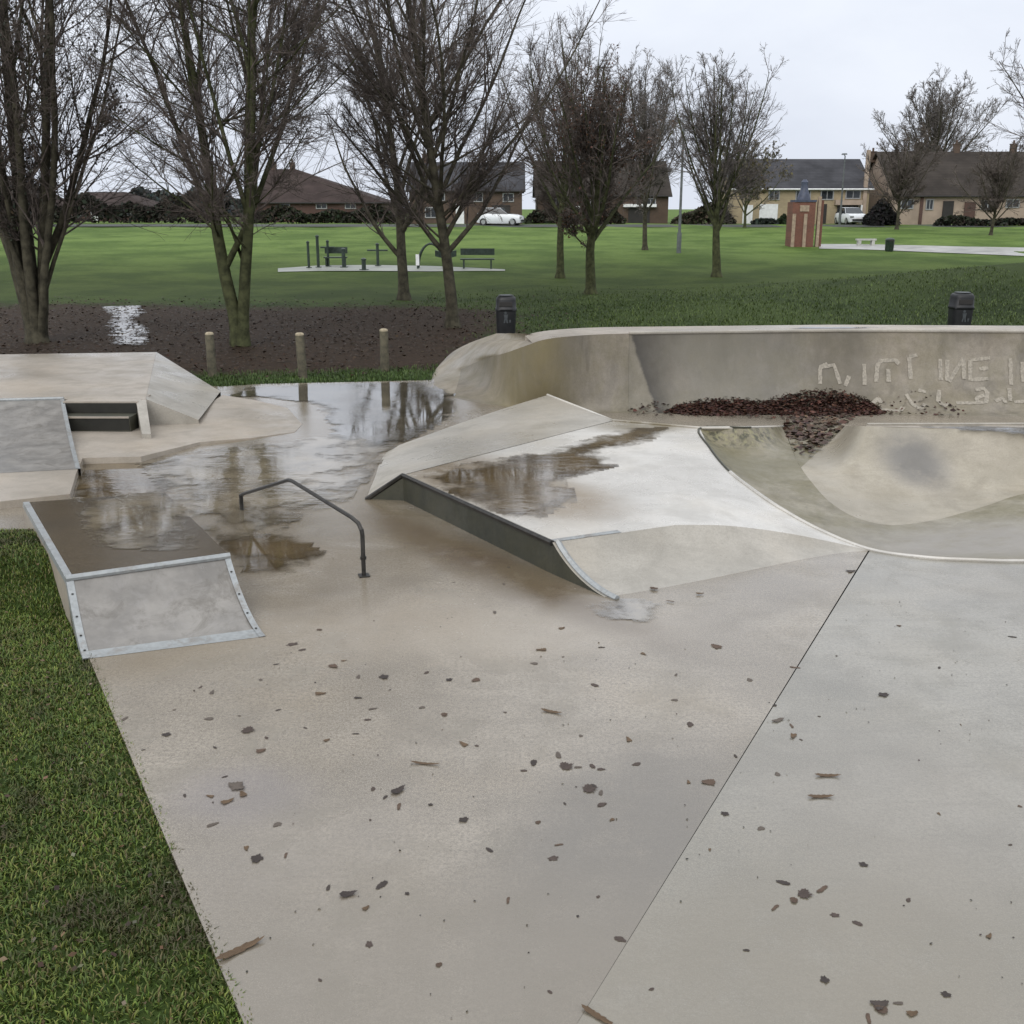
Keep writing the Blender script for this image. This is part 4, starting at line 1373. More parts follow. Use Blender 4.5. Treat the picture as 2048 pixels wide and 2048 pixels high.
# hedges and bushes far off
def hedge(name, label, x0, x1, Y, h, d, col, n, size, cat="hedge", lump=.3, seed=1):
    R = np.random.default_rng(seed)
    zb = float(ter((x0 + x1) / 2, Y))
    root_o = Vector(((x0 + x1) / 2, Y, zb))
    x = R.uniform(x0, x1, n)
    lump_h = h * (1 - lump + lump * np.sin(x * 1.1 + seed) * np.sin(x * .37 + 2 * seed)) 
    u = R.uniform(0, 1, n) ** .7
    edge = np.clip(np.minimum(x - x0, x1 - x) / (h * .6), 0.15, 1) ** .6
    z = zb + u * lump_h * edge
    y = Y + R.uniform(-d / 2, d / 2, n) * np.sqrt(np.clip(1.15 - u, .1, 1))
    o = leaf_cloud(name, np.stack([x, y, z], 1), size, R, col, None, M["hedge"])
    # shift the origin to the base
    o.location = root_o
    co = np.zeros(len(o.data.vertices) * 3, np.float32)
    o.data.vertices.foreach_get("co", co)
    co = co.reshape(-1, 3) - np.array(root_o, np.float32)
    o.data.vertices.foreach_set("co", co.ravel())
    return tag(o, label, cat)


def hx(px, Y): return aty(px, 440, Y).x


hedge("hedge", "long dark hedge along the far left edge of the field", hx(-200, 106), hx(420, 106), 106, 2.7, 2.2, [(.022, .026, .018), (.03, .026, .02)], 7000, .22, seed=2)
hedge("hedge", "dark low hedge in front of the red hipped house", hx(500, 103), hx(800, 103), 103, 1.6, 1.6, [(.020, .026, .014), (.03, .028, .018)], 3500, .2, seed=3)
hedge("bush", "round dark bush between the cream and pinkish terraces", hx(1733, 94), hx(1790, 94), 94, 3.0, 2.4, [(.018, .018, .017), (.026, .024, .024)], 2600, .2, "bush", .12, seed=4)
hedge("hedge", "clipped green hedge in front of the white garage door", hx(1556, 97), hx(1580, 97), 97, 1.7, 1.0, [(.025, .04, .016), (.02, .03, .014)], 900, .16, seed=5)
hedge("hedge", "grey green strip of hedge under the white garage door", hx(1504, 96), hx(1556, 96), 96, .95, .8, [(.05, .06, .05), (.04, .05, .04)], 1000, .16, seed=6)
hedge("hedge", "brown hedge between the lamp column and the cream terrace", hx(1345, 99), hx(1470, 99), 99, 1.9, 1.4, [(.05, .042, .03), (.035, .035, .02)], 2200, .2, seed=7)
hedge("hedge", "low dark hedge in front of the pinkish terrace", hx(1870, 93), hx(2200, 93), 93, .8, 1.2, [(.025, .03, .02), (.03, .028, .02)], 2600, .18, seed=8)
hedge("hedge", "dark planting in front of the house behind the russet tree", hx(1050, 100), hx(1250, 100), 100, 1.7, 1.6, [(.025, .028, .018), (.035, .028, .02)], 2600, .2, seed=9)
hedge("distant_wood", "grey blue line of distant trees on the left horizon", hx(200, 170), hx(520, 170), 170, 4.6, 6, [(.045, .055, .055), (.05, .055, .05)], 5000, .5, "wood", .25, seed=10)["kind"] = "stuff"


# ------------------------------------------------------------------ cars
def car(label, loc, rz, L=3.9, W=1.72):
    root = thing("parked_car", (0, 0, 0), label, "car", None)
    # side profile sections along length (x forward = -y in world before turning)
    st = [(-1.95, .52, .30, .62), (-1.85, .78, .24, .80), (-1.3, .86, .20, .92), (-.6, .86, .18, .98), (.4, .86, .18, .98), (1.2, .86, .20, 1.0), (1.75, .82, .24, .98), (1.95, .66, .32, .80)]
    rows_ = []
    for (y, hw, z0, z1) in st:
        rows_.append([(-hw * .92, y, z0), (-hw, y, z0 + .18), (-hw, y, z1 - .18), (-hw * .88, y, z1), (hw * .88, y, z1), (hw, y, z1 - .18), (hw, y, z0 + .18), (hw * .92, y, z0)])
    mb = MB().grid([[*r, r[0]] for r in rows_])
    n = len(rows_)
    mb.add(rows_[0], [tuple(range(8))]); mb.add(rows_[-1], [tuple(range(8))])
    mb.build("body", M["carwhite"], root, True, sharp=.9)
    cab = [(-.85, .80, .95), (-.15, .64, 1.44), (1.1, .64, 1.46), (1.78, .74, 1.0)]
    mb = MB().grid([[(-hw, y, .93 if i in (0, 3) else z - .02), (-hw * .96, y, z), (hw * .96, y, z), (hw, y, .93 if i in (0, 3) else z - .02)] for i, (y, hw, z) in enumerate(cab)])
    gl = MB()
    for s_ in (-1, 1):
        gl.add([(s_ * .80, -.85, .94), (s_ * .65, -.15, 1.42), (s_ * .65, 1.1, 1.44), (s_ * .75, 1.78, .96)], [(0, 1, 2, 3)])
    gl.add([(-.78, -.88, .96), (.78, -.88, .96), (.62, -.18, 1.43), (-.62, -.18, 1.43)], [(0, 1, 2, 3)])
    gl.build("window", M["glass"], root)
    mb.build("roof", M["carwhite"], root, True)
    for x in (-.76, .76):
        for y in (-1.25, 1.25):
            w = MB().tube([(x - .1, y, .31), (x + .1, y, .31)], .31, 16).build("wheel", M["tyre"], root)
            MB().tube([(x - .105, y, .31), (x + .105, y, .31)], .19, 12).build("rim", M["steel"], w)
    for x in (-.6, .6):
        MB().box((x, -1.9, .68), (.3, .12, .14)).build("headlight", M["steel"], root)
    MB().box((0, -1.955, .42), (1.1, .06, .16)).build("grille", M["tyre"], root)
    MB().box((0, -1.99, .56), (.52, .03, .11)).build("number_plate", M["whitepaint"], root)
    root.location = loc
    root.rotation_euler = (0, 0, rz)
    return root


car("white car parked nose out in the car port of the cream terrace", Vector((hx(1694, 98), 97, float(ter(0, 98)))), .06)
car("white car parked side on behind the tall forked tree", Vector((hx(1000, 94), 94, float(ter(0, 94)))), 1.35)


# ------------------------------------------------------------------ litter bins
def bin_(label, px, ytop, Yd, w, h):
    p = aty(px, 660, Yd)
    z0 = float(ter(p.x, Yd))
    root = thing("litter_bin", Vector((p.x, Yd, z0)), label, "litter bin", "black litter bins behind the quarter pipe")
    c = (p.x, Yd, z0)
    r = w / 2

    def ring(z, k, rr=.25):
        out = []
        for i in range(24):
            t = 2 * math.pi * i / 24
            cx_, sx_ = math.cos(t), math.sin(t)
            e = .55
            out.append(Vector((c[0] + r * k * math.copysign(abs(cx_) ** e, cx_), c[1] + r * k * math.copysign(abs(sx_) ** e, sx_), c[2] + z)))
        out.append(out[0].copy())
        return out
    MB().grid([ring(0, .86), ring(.05, .88), ring(h * .62, .97), ring(h * .66, .97)]).build("body", M["binblack"], root, True, sharp=.8)
    MB().grid([ring(h * .66, .98), ring(h * .665, 1.03), ring(h * .72, 1.03), ring(h * .73, .98), ring(h * .9, .96), ring(h * .95, .92), ring(h * .985, .78), ring(h, .45), ring(h, .01)]).build(
        "hood", M["binblack"], root, True, sharp=1.2)
    MB().box((c[0], c[1] - r * .98, c[2] + h * .82), (w * .62, .02, h * .10)).build("opening", M["darkdoor"], root)
    MB().lathe((c[0], c[1], c[2] + h + .001), [(w * .36, 0), (w * .36, .012), (w * .05, .02)], 18).build("ash_plate", M["bingrey"], root)
    # pale emblem: round head over a leaning body and a basket
    em = MB()
    y = c[1] - r * .985
    zc = c[2] + h * .52
    for i in range(10):
        t, t2 = 2 * math.pi * i / 10, 2 * math.pi * (i + 1) / 10
        em.add([(c[0] - .01, y, zc + .11), (c[0] - .01 + .032 * math.cos(t), y, zc + .11 + .032 * math.sin(t)), (c[0] - .01 + .032 * math.cos(t2), y, zc + .11 + .032 * math.sin(t2))], [(0, 1, 2)])
    em.add([(c[0] - .05, y, zc + .07), (c[0] + .05, y, zc + .07), (c[0] + .035, y, zc - .02), (c[0] + .05, y, zc - .13), (c[0] + .015, y, zc - .13), (c[0], y, zc - .04), (c[0] - .02, y, zc - .13), (c[0] - .055, y, zc - .13),
            (c[0] - .035, y, zc - .02)], [(0, 1, 2, 3, 4, 5, 6, 7, 8)])
    em.add([(c[0] + .07, y, zc - .05), (c[0] + .12, y, zc - .05), (c[0] + .11, y, zc - .12), (c[0] + .08, y, zc - .12)], [(0, 1, 2, 3)])
    em.build("emblem", M["bingrey"], root)
    return root


bin_("black litter bin at the left end of the quarter pipe, near the forked tree", 1012, 597, 25.6, .49, 1.02)
bin_("black litter bin behind the quarter pipe at the right", 1917, 588, 25.4, .50, 1.08)
# small dark bin far away on the path
pb = gz(1778, 503)
sb = thing("litter_bin", pb, "tiny dark bin beside the pale path far right", "litter bin")
MB().lathe(pb, [(.20, 0), (.24, .1), (.26, .62), (.27, .64), (.22, .72), (.1, .76)], 14).build("body", M["playdark"], sb, True)
MB().box((pb.x, pb.y - .24, pb.z + .62), (.3, .05, .1)).build("opening", M["darkdoor"], sb)

# ------------------------------------------------------------------ wooden bollards
for (px, pt, pbm, lab) in ((425, 667, 752, "weathered wooden bollard nearest the stair platform"), (606, 668, 757, "weathered wooden bollard in the middle of three, by the water"),
                           (770, 660, 742, "wooden bollard with a pale worn top nearest the quarter pipe")):
    b = at(px, pbm, -.02)
    top = aty(px, pt, b.y).z
    r = .085
    root = thing("wooden_bollard", b, lab, "bollard", "wooden bollards along the grass strip")
    lx = .02 if px == 606 else 0
    MB().tube([b + Vector((0, 0, -.1)), b + Vector((-lx * .5, 0, (top + .02) * .5)), Vector((b.x - lx, b.y, top - .02))], [r, r * .98, r * .96], 12).build("post", M["post"], root, True, sharp=.8)
    MB().lathe((b.x - lx, b.y, top - .02), [(r * .97, 0), (r * .93, .025), (r * .6, .045), (.01, .05)], 12).build("post_top", M["postcap"], root, True)

# ------------------------------------------------------------------ lamp columns, brick tower, play things, paths
def lamp(label, px, Y, top_row, two=False):
    p = aty(px, 440, Y); z = float(ter(p.x, Y)); zt = aty(px, top_row, Y).z
    root = thing("lamp_column", Vector((p.x, Y, z)), label, "street lamp")
    MB().tube([(p.x, Y, z - .1), (p.x, Y, z + 1.1)], .13, 10).tube([(p.x, Y, z + 1.0), (p.x, Y, zt)], [.085, .05], 8).build("column", M["lamp"], root, True)
    MB().tube([(p.x, Y, zt), (p.x - .25, Y - .5, zt + .12), (p.x - .35, Y - .9, zt + .12)], .04, 6).build("arm", M["lamp"], root, True)
    MB().box((p.x - .38, Y - 1.05, zt + .11), (.28, .6, .12), .15, .8).build("lantern", M["lamp"], root)


lamp("grey lamp column on the lawn left of the lone tree", 1360, 62, 250)
lamp("lamp column rising in front of the cream terrace roof", 1680, 97, 312)
lamp("thin lamp column on the left horizon", 342, 108, 368)

pt_ = gz(1604, 494)
tw = thing("brick_tower", pt_, "small red brick pillar tower with pale posts beside the path", "tower")
s_m = pt_.y / F_PX
wd = 44 * s_m
zt = aty(1604, 404, pt_.y).z
MB().box((pt_.x - .02, pt_.y + .7, (pt_.z + zt) / 2 - .1), (wd, 1.3, zt - pt_.z + .2)).build("brick_core", M["orangebrick"], tw)
for dx in (-.55, .12):
    MB().box((pt_.x + dx * wd * .75 - .03, pt_.y + .02, pt_.z + (zt - pt_.z) * .37), (.2, .1, (zt - pt_.z) * .74)).build("pale_post", M["palepost"], tw)
MB().box((pt_.x + wd * .66, pt_.y + .1, pt_.z + (zt - pt_.z) * .56), (.17, .17, (zt - pt_.z) * 1.12)).build("corner_post", M["palepost"], tw)
MB().box((pt_.x + wd * .66 + .2, pt_.y + .6, pt_.z + (zt - pt_.z) * .52), (.26, .5, (zt - pt_.z) * 1.04)).build("side_panel", M["orangebrick"], tw)
MB().box((pt_.x, pt_.y + .03, pt_.z + (zt - pt_.z) * .86), (.55, .05, .36)).build("plaque", M["palepost"], tw)
MB().box((pt_.x + .05, pt_.y + .6, zt + .06), (wd * .95, 1.2, .12)).lathe((pt_.x + .05, pt_.y + .6, zt + .1), [(.42, 0), (.36, .3), (.24, .6), (.2, .9), (.22, 1.05), (.1, 1.2)], 10).build("cap", M["bluegrey"], tw, True)

# paths
def path_strip(name, pts, label, mat=None):
    """pts: list of (left point, right point)"""
    a = [p for p, _ in pts]; b = [q for _, q in pts]
    for p in a + b: p.z = float(ter(p.x, p.y)) + .03
    o = MB().grid([a, b]).build(name, mat or M["path"])
    return tag(o, label, kind="structure")


path_strip("path", [(gz(x, yt), gz(x, yb)) for x, yt, yb in ((1638, 489, 498), (1700, 489, 499), (1760, 490, 501), (1850, 492, 505), (1930, 494, 508), (2048, 496, 513), (2200, 498, 516))],
           "pale wet path crossing the lawn far right")
path_strip("path", [(gz(x, yt), gz(x, yb)) for x, yt, yb in ((556, 538, 545), (640, 532, 543), (740, 531, 543), (860, 533, 544), (950, 537, 543), (1010, 540, 543))], "pale play area surface beyond the trees", M["pad"])
rd = []
for px in (-300, 300, 900, 1500, 2300):
    p, q = aty(px, 440, 91), aty(px, 440, 95)
    rd.append((Vector((p.x, 91, 0)), Vector((q.x, 95, 0))))
M["asphalt"] = plain("wet_asphalt", (0.05, 0.055, 0.045), .9, 0, .25, .8)
path_strip("road", rd, "wet street in front of the houses", M["asphalt"])

# play / outdoor gym equipment on the pale surface
def gym_post(px, top, bot, label, r=.07, cross=0):
    p = gz(px, bot)
    zt = aty(px, top, p.y).z
    root = thing("play_post", p, label, "play equipment", "play posts on the pale surface")
    MB().tube([p + Vector((0, 0, -.05)), Vector((p.x, p.y, zt))], r, 10).build("post", M["playdark"], root, True)
    MB().lathe((p.x, p.y, zt), [(r * 1.3, 0), (r * 1.3, .05), (r * .4, .1)], 10).build("post_cap", M["playdark"], root, True)
    if cross:
        MB().tube([(p.x - cross, p.y, zt - .25), (p.x + cross, p.y, zt - .25)], .04, 8).build("handle_bar", M["playdark"], root, True)
    MB().tube([(p.x, p.y, p.z), (p.x, p.y, p.z + .06)], r * 2.2, 12).build("foot_plate", M["playdark"], root)


gym_post(637, 474, 536, "tallest dark play post, second from the left")
gym_post(618, 486, 537, "leftmost dark play post on the pale surface", .06)
gym_post(657, 484, 534, "dark play post with a cross handle", .06, .35)
gym_post(688, 500, 536, "short dark play post right of the three tall ones", .09)
gym_post(728, 520, 541, "stubby dark play post in front of the pale surface", .1)
gym_post(756, 490, 533, "play post with wide handles left of the leaning tree trunk", .07, .5)


def bench(px, bot, label, w=1.5):
    p = gz(px, bot)
    root = thing("park_bench", p, label, "bench")
    MB().box((p.x, p.y, p.z + .45), (w, .42, .06)).build("seat", M["playdark"], root)
    MB().box((p.x, p.y + .24, p.z + .78), (w, .05, .3)).build("backrest", M["playdark"], root)
    for sx in (-.4, .4):
        MB().box((p.x + sx * w, p.y, p.z + .21), (.07, .4, .44)).build("leg", M["playdark"], root)


bench(955, 538, "dark bench at the right end of the play surface", 1.6)
bench(672, 534, "dark low bench between the play posts", 1.1)
p = gz(862, 538)
cl = thing("climbing_arch", p, "small dark climbing arch with white side panels behind the tall tree", "play equipment")
arc = [(p.x + .62 * math.cos(t), p.y, p.z + 1.15 * math.sin(t)) for t in np.linspace(0, math.pi, 14)]
MB().tube(arc, .05, 8).tube([(a, b + .5, c) for a, b, c in arc], .05, 8).build("arch", M["playdark"], cl, True)
for i in range(1, 13, 2):
    MB().tube([arc[i], (arc[i][0], arc[i][1] + .5, arc[i][2])], .025, 6).build("rung", M["playdark"], cl, True)
for sx in (-.62, .62):
    MB().box((p.x + sx, p.y - .06, p.z + .42), (.16, .05, .5)).build("side_panel", M["whitepaint"], cl)
# spring rocker
p = gz(892, 536)
rk = thing("spring_rocker", p, "small dark spring rocker right beside the tall trunk", "play equipment")
MB().tube([(p.x + .09 * math.cos(t * 6), p.y + .09 * math.sin(t * 6), p.z + t * .07) for t in np.linspace(0, 6, 40)], .02, 6).build("spring", M["playdark"], rk, True)
MB().grid([[(p.x - .5 + .1 * i, p.y + s_, p.z + .42 + .12 * abs(i - 5) / 5 + k) for i in range(11)] for s_, k in ((-.12, 0), (-.12, .28), (.12, .28), (.12, 0), (-.12, 0))]).build("seat", M["playdark"], rk)
# white stone-like box by the far path
p = gz(1731, 491)
wb_ = thing("park_bench", p, "low white backless bench beside the far pale path", "bench")
MB().box((p.x, p.y, p.z + .36), (1.2, .4, .10)).build("seat", M["palebench"], wb_)
for sx in (-.42, .42): MB().box((p.x + sx, p.y, p.z + .15), (.18, .36, .32)).build("leg", M["palebench"], wb_)

# ------------------------------------------------------------------ leaves
def lobed(nl, depth, asp, seed):
    R = random.Random(seed)
    out = []
    n = 40
    for i in range(n):
        t = 2 * math.pi * i / n
        r = 1 - depth * (0.5 + 0.5 * math.cos(nl * t + math.pi)) * (0.7 + .3 * R.random())
        r *= R.uniform(.82, 1.08)
        x, y = r * math.cos(t), r * math.sin(t) * asp * (1 + .25 * math.sin(t * 1.5 + seed))
        out.append((x, y))
    return out


def leaf_mesh(name, outline, size, curl, stalk, col, seed):
    R = random.Random(seed)
    vs = [(0, 0, .004)]
    for x, y in outline:
        z = .003 + curl * (x * x * .5 + abs(y) * .35) * size + R.uniform(0, .1) * size * curl
        vs.append((x * size, y * size, z))
    n = len(outline)
    fs = [(0, 1 + i, 1 + (i + 1) % n) for i in range(n)]
    if stalk:
        b = len(vs)
        vs += [(-size * .9, -.0022, .004), (-size * (1 + stalk), -.0015, .006), (-size * (1 + stalk), .0015, .006), (-size * .9, .0022, .004)]
        fs.append((b, b + 1, b + 2, b + 3))
    me = bpy.data.meshes.new(name)
    me.from_pydata(vs, [], fs)
    me.update()
    ca = me.color_attributes.new("col", "FLOAT_COLOR", "POINT")
    for i in range(len(vs)):
        k = R.uniform(.7, 1.3)
        ca.data[i].color = (col[0] * k, col[1] * k, col[2] * k, 1)
    me.materials.append(M["wetleaf"])
    return me


MAPLE = [(0, 1), (.10, .72), (.24, .80), (.20, .48), (.46, .66), (.50, .52), (.74, .50), (.64, .34), (.86, .22), (.70, .12), (.76, -.02), (.40, -.06), (.46, -.24), (.12, -.20)]
MAPLE = MAPLE + [(-x_ * .92, y_ * .97) for x_, y_ in MAPLE[::-1][:-1]]
MAPLE = [(y_ * 1.15 + .05 * math.sin(9 * x_), x_ * .9 + .05 * math.sin(7 * y_)) for x_, y_ in MAPLE]
LCOL = [(.075, .055, .046), (.10, .066, .046), (.056, .044, .038), (.12, .078, .045), (.11, .09, .074), (.048, .038, .034)]
LM = [leaf_mesh("leaf", MAPLE, 1, .15, .7, LCOL[0], 1), leaf_mesh("leaf", lobed(2, .35, .6, 2), 1, .2, .5, LCOL[4], 2), leaf_mesh("leaf", lobed(3, .3, .75, 3), 1, .2, .4, LCOL[2], 3),
      leaf_mesh("leaf", lobed(2, .3, .36, 4), 1, .3, .3, LCOL[3], 4), leaf_mesh("leaf", lobed(4, .3, .8, 5), 1, .2, .4, LCOL[4], 5), leaf_mesh("leaf", lobed(3, .4, .5, 6), 1, .5, .5, LCOL[5], 6)]
for _k in range(14):
    LM.append(leaf_mesh("leaf", lobed(random.choice((1, 2, 3, 3, 5)), random.uniform(.15, .42), random.uniform(.35, .9), 20 + _k), 1, random.choice((.05, .1, .1, .5)), random.choice((0, .3, .6)), LCOL[_k % 6], 20 + _k))
small = [(400, 1375), (422, 1385), (477, 1432), (249, 1438), (689, 1322), (670, 1333), (715, 1354), (771, 1355), (737, 1440), (847, 1415), (715, 1468), (655, 1481), (610, 1456), (448, 1554), (424, 1605),
         (368, 1591), (419, 1593), (739, 1641), (553, 1649), (424, 1650), (490, 1697), (569, 1711), (515, 1719), (1014, 1801), (954, 1492), (925, 1489), (519, 1502), (988, 1225), (583, 1289), (602, 1300),
         (713, 1396), (747, 1418), (852, 1346), (954, 1361), (549, 1329), (816, 1788), (738, 1889), (1122, 1257), (1204, 1295), (1085, 1300), (1127, 1314), (1072, 1327), (1288, 1308), (1431, 1294), (1353, 1350),
         (1497, 1360), (1587, 1335), (1675, 1312), (1879, 1336), (2023, 1274), (1800, 1252), (1348, 1400), (1550, 1411), (1639, 1433), (1163, 1472), (1050, 1542), (1201, 1539), (1133, 1608), (1272, 1529),
         (1474, 1513), (1420, 1566), (1375, 1565), (1557, 1549), (1875, 1628), (2019, 1690), (2041, 1613), (1522, 1657), (1451, 1628), (1074, 1645), (1118, 1690), (1105, 1717), (1726, 1730), (1667, 1831),
         (1718, 1848), (1493, 1901), (1300, 1979), (1194, 1794), (1978, 1873), (1290, 1222), (1310, 1180), (1400, 1190), (1340, 1205), (1240, 1215), (1020, 1135), (905, 1165), (1005, 1168), (1702, 1142),
         (1223, 1640), (900, 1360), (640, 1260), (860, 1610), (980, 1700), (1890, 1990), (1100, 1985), (930, 1640), (780, 1380), (520, 1360), (640, 1388), (1010, 1425), (1260, 1480), (1190, 1370), (1920, 1450),
         (1770, 1390), (1380, 1450), (1600, 1480), (330, 1470), (290, 1500), (350, 1420), (560, 1420), (890, 1430), (1420, 1700), (1820, 1800), (1650, 1960), (1240, 1880), (640, 1960), (880, 1930)]
big = [(490, 1461, 0, "ragged dark leaf clump near the left edge of the slab"), (472, 1574, 4, "greyish crumpled leaf clump left of centre"), (795, 1584, 5, "dark folded leaf standing on edge left of centre"),
       (694, 1791, 5, "dark curled leaf lying lower left of the slab"), (1127, 1535, 0, "broad dark leaf beside the forked leaf in the middle"), (1172, 1579, 0, "forked dark leaf in the middle of the slab"),
       (1556, 1441, 1, "dark wet leaf just right of the joint"), (1655, 1553, 3, "long reddish brown leaf right of the joint"), (1641, 1595, 3, "narrow dark leaf below the reddish one"),
       (1602, 1788, 0, "large lobed maple leaf on the right slab"), (1760, 2010, 2, "dark rounded leaf at the bottom right"), (851, 1529, 3, "long thin brown leaf like a twig, centre left"), (480, 1902, 3, "long tan leaf lying over the grass edge"),
       (1103, 1425, 3, "thin brown stalk like leaf in the middle distance"), (1195, 2035, 3, "tan brown leaf at the bottom end of the joint"), (1702, 1143, 2, "dark leaf lying by the top end of the joint")]
first = None
for i, (px, py) in enumerate(small):
    p = at(px + random.uniform(-3, 3), py, 0)
    o = bpy.data.objects.new("fallen_leaf", LM[random.choice(range(6, 20))])
    COL.objects.link(o)
    s = random.choice((random.uniform(.012, .026), random.uniform(.024, .042)))
    if p.y > 7: s *= 1.25
    zz = .002
    if 1240 <= px <= 1420 and py < 1215: zz = .012
    o.location = (p.x, p.y, zz)
    o.scale = (s, s, s * .45)
    o.rotation_euler = (random.uniform(-.04, .04), random.uniform(-.04, .04), random.uniform(0, 6.28))
    tag(o, "small brown fallen leaf lying flat on the wet concrete", "leaf", "small fallen leaves scattered on the concrete")
for px, py, k, lab in big:
    p = at(px, py, 0)
    o = bpy.data.objects.new("fallen_leaf", LM[k])
    COL.objects.link(o)
    s = {0: .062, 4: .055, 5: .055, 1: .045, 3: .07, 2: .05}[k]
    if py > 1700: s *= .85
    o.location = (p.x, p.y, .003)
    o.scale = (s, s, s)
    rz = random.uniform(-.5, .5)
    if px == 480: rz, o.scale = .75, (.11, .09, .09)
    if px == 851: rz, o.scale = -.12, (.085, .05, .07)
    if px == 1195: rz, o.scale = -.7, (.08, .06, .07)
    if px == 795: rz = .9
    o.rotation_euler = (0, 0, rz)
    tag(o, lab, "leaf")

R = np.random.default_rng(77)
n = 900
x, y = R.uniform(-3, 7, n), R.uniform(3.2, 9.2, n)
k = (poly_sd(x, y, SP) < -.03) & (R.uniform(0, 1, n) < np.array([max(.08, .5 + mnoise.noise(Vector((a * .9, b * .9, 2))) * 1.3) for a, b in zip(x, y)]))
pb0, pb1 = at(1060, 1090), at(1225, 1200)
k &= (y < 8.0) | (x < -.2)
k &= ~((x < -1.6) & (y > 6.6))
x, y = x[k], y[k]
tag(leaf_cloud("leaf_litter", np.stack([x, y, np.full(len(x), .004)], 1), .0075, R, [(.05, .04, .033), (.09, .07, .05), (.035, .03, .025)], None, M["wetleaf"], flat=True), "tiny specks of leaf and grit on the wet slab", kind="stuff")
for px, py, k_, lab in big[:7] + big[9:11]:
    for _ in range(random.choice((2, 3, 4))):
        p = at(px + random.uniform(-75, 75), py + random.uniform(-40, 40), 0)
        if poly_sd(np.array([p.x]), np.array([p.y]), SP)[0] > -.05: continue
        o = bpy.data.objects.new("fallen_leaf", LM[random.choice(range(6, 20))])
        COL.objects.link(o)
        q = random.uniform(.018, .045)
        o.location = (p.x, p.y, .0025); o.scale = (q, q, q * .6); o.rotation_euler = (0, 0, random.uniform(0, 6.28))
        tag(o, "small brown fallen leaf lying flat on the wet concrete", "leaf", "small fallen leaves scattered on the concrete")
# heap of dead leaves against the quarter pipe and in the spillway
R = np.random.default_rng(5)
cs = []


def heap(px0, px1, n, hgt, front):
    for _ in range(n):
        px = R.uniform(px0, px1)
        t = (px - px0) / (px1 - px0)
        env = math.sin(math.pi * t) ** .5
        u = R.uniform(0, 1) ** 1.4
        y_off = -u * front * env
        xb = at(px, 828, 0)
        z = hgt * env * (1 - u) * R.uniform(.3, 1.0) + .01
        # keep in front of the curved face
        s_ = min(1, z / 1.14)
        ph = math.acos(max(-1, min(1, 1 - s_ * (1 - math.cos(math.radians(72))))))
        yface = xb.y + (right_t[20].y - right_b[20].y) * math.sin(ph) / math.sin(math.radians(72))
        cs.append((xb.x, yface - .03 + y_off, z))


heap(1345, 1560, 3600, .28, .25)
heap(1510, 1775, 4600, .34, .28)
heap(1330, 1790, 350, .15, .5)
heap(1740, 1960, 130, .35, .3)
heap(1255, 1400, 110, .22, .3)
sp_cs = []
for _ in range(480):
    t, w = R.uniform(0, 1), R.uniform(0, 1) ** .8
    a = SPILL_L.lerp(SPILL_R, t); b = basew[1].lerp(basew[3], t)
    p = a.lerp(b, R.uniform(-.35, .35) + .5 * R.uniform(0, 1) ** 3)
    sp_cs.append((p.x, p.y, max(.0, p.z) + .008 + R.uniform(0, .012)))
lp = leaf_cloud("leaf_litter", np.array(cs), .036, R, [(.062, .024, .017), (.045, .018, .014), (.085, .036, .024), (.042, .022, .017), (.07, .034, .022)], None, M["wetleaf"], flat=True)
tag(leaf_cloud("leaf_litter", np.array(sp_cs), .062, R, [(.10, .066, .048), (.075, .048, .036), (.13, .09, .066), (.06, .036, .026)], None, M["wetleaf"], flat=True), "thin brown scatter of wet leaves in the spillway of the bowl", kind="stuff")
tag(lp, "dark red brown drift of dead leaves against the quarter pipe", kind="stuff")
# loose leaves under the trees
n = 15000
x, y = R.uniform(-16, 3, n), R.uniform(19, 40, n)
k = R.uniform(0, 1, n) < litter_amt(x, y) * .95 + .02
k &= poly_sd(x, y, SP) > .3
x, y = x[k], y[k]
c3 = np.stack([x, y, ter(x, y) + R.uniform(.02, .06, len(x))], 1)
ll = leaf_cloud("leaf_litter", c3, .045, R, [(.036, .020, .011), (.028, .017, .010), (.046, .027, .015), (.042, .028, .018)], None, M["wetleaf"], flat=True)
tag(ll, "carpet of dead leaves on the ground under the trees", kind="stuff")

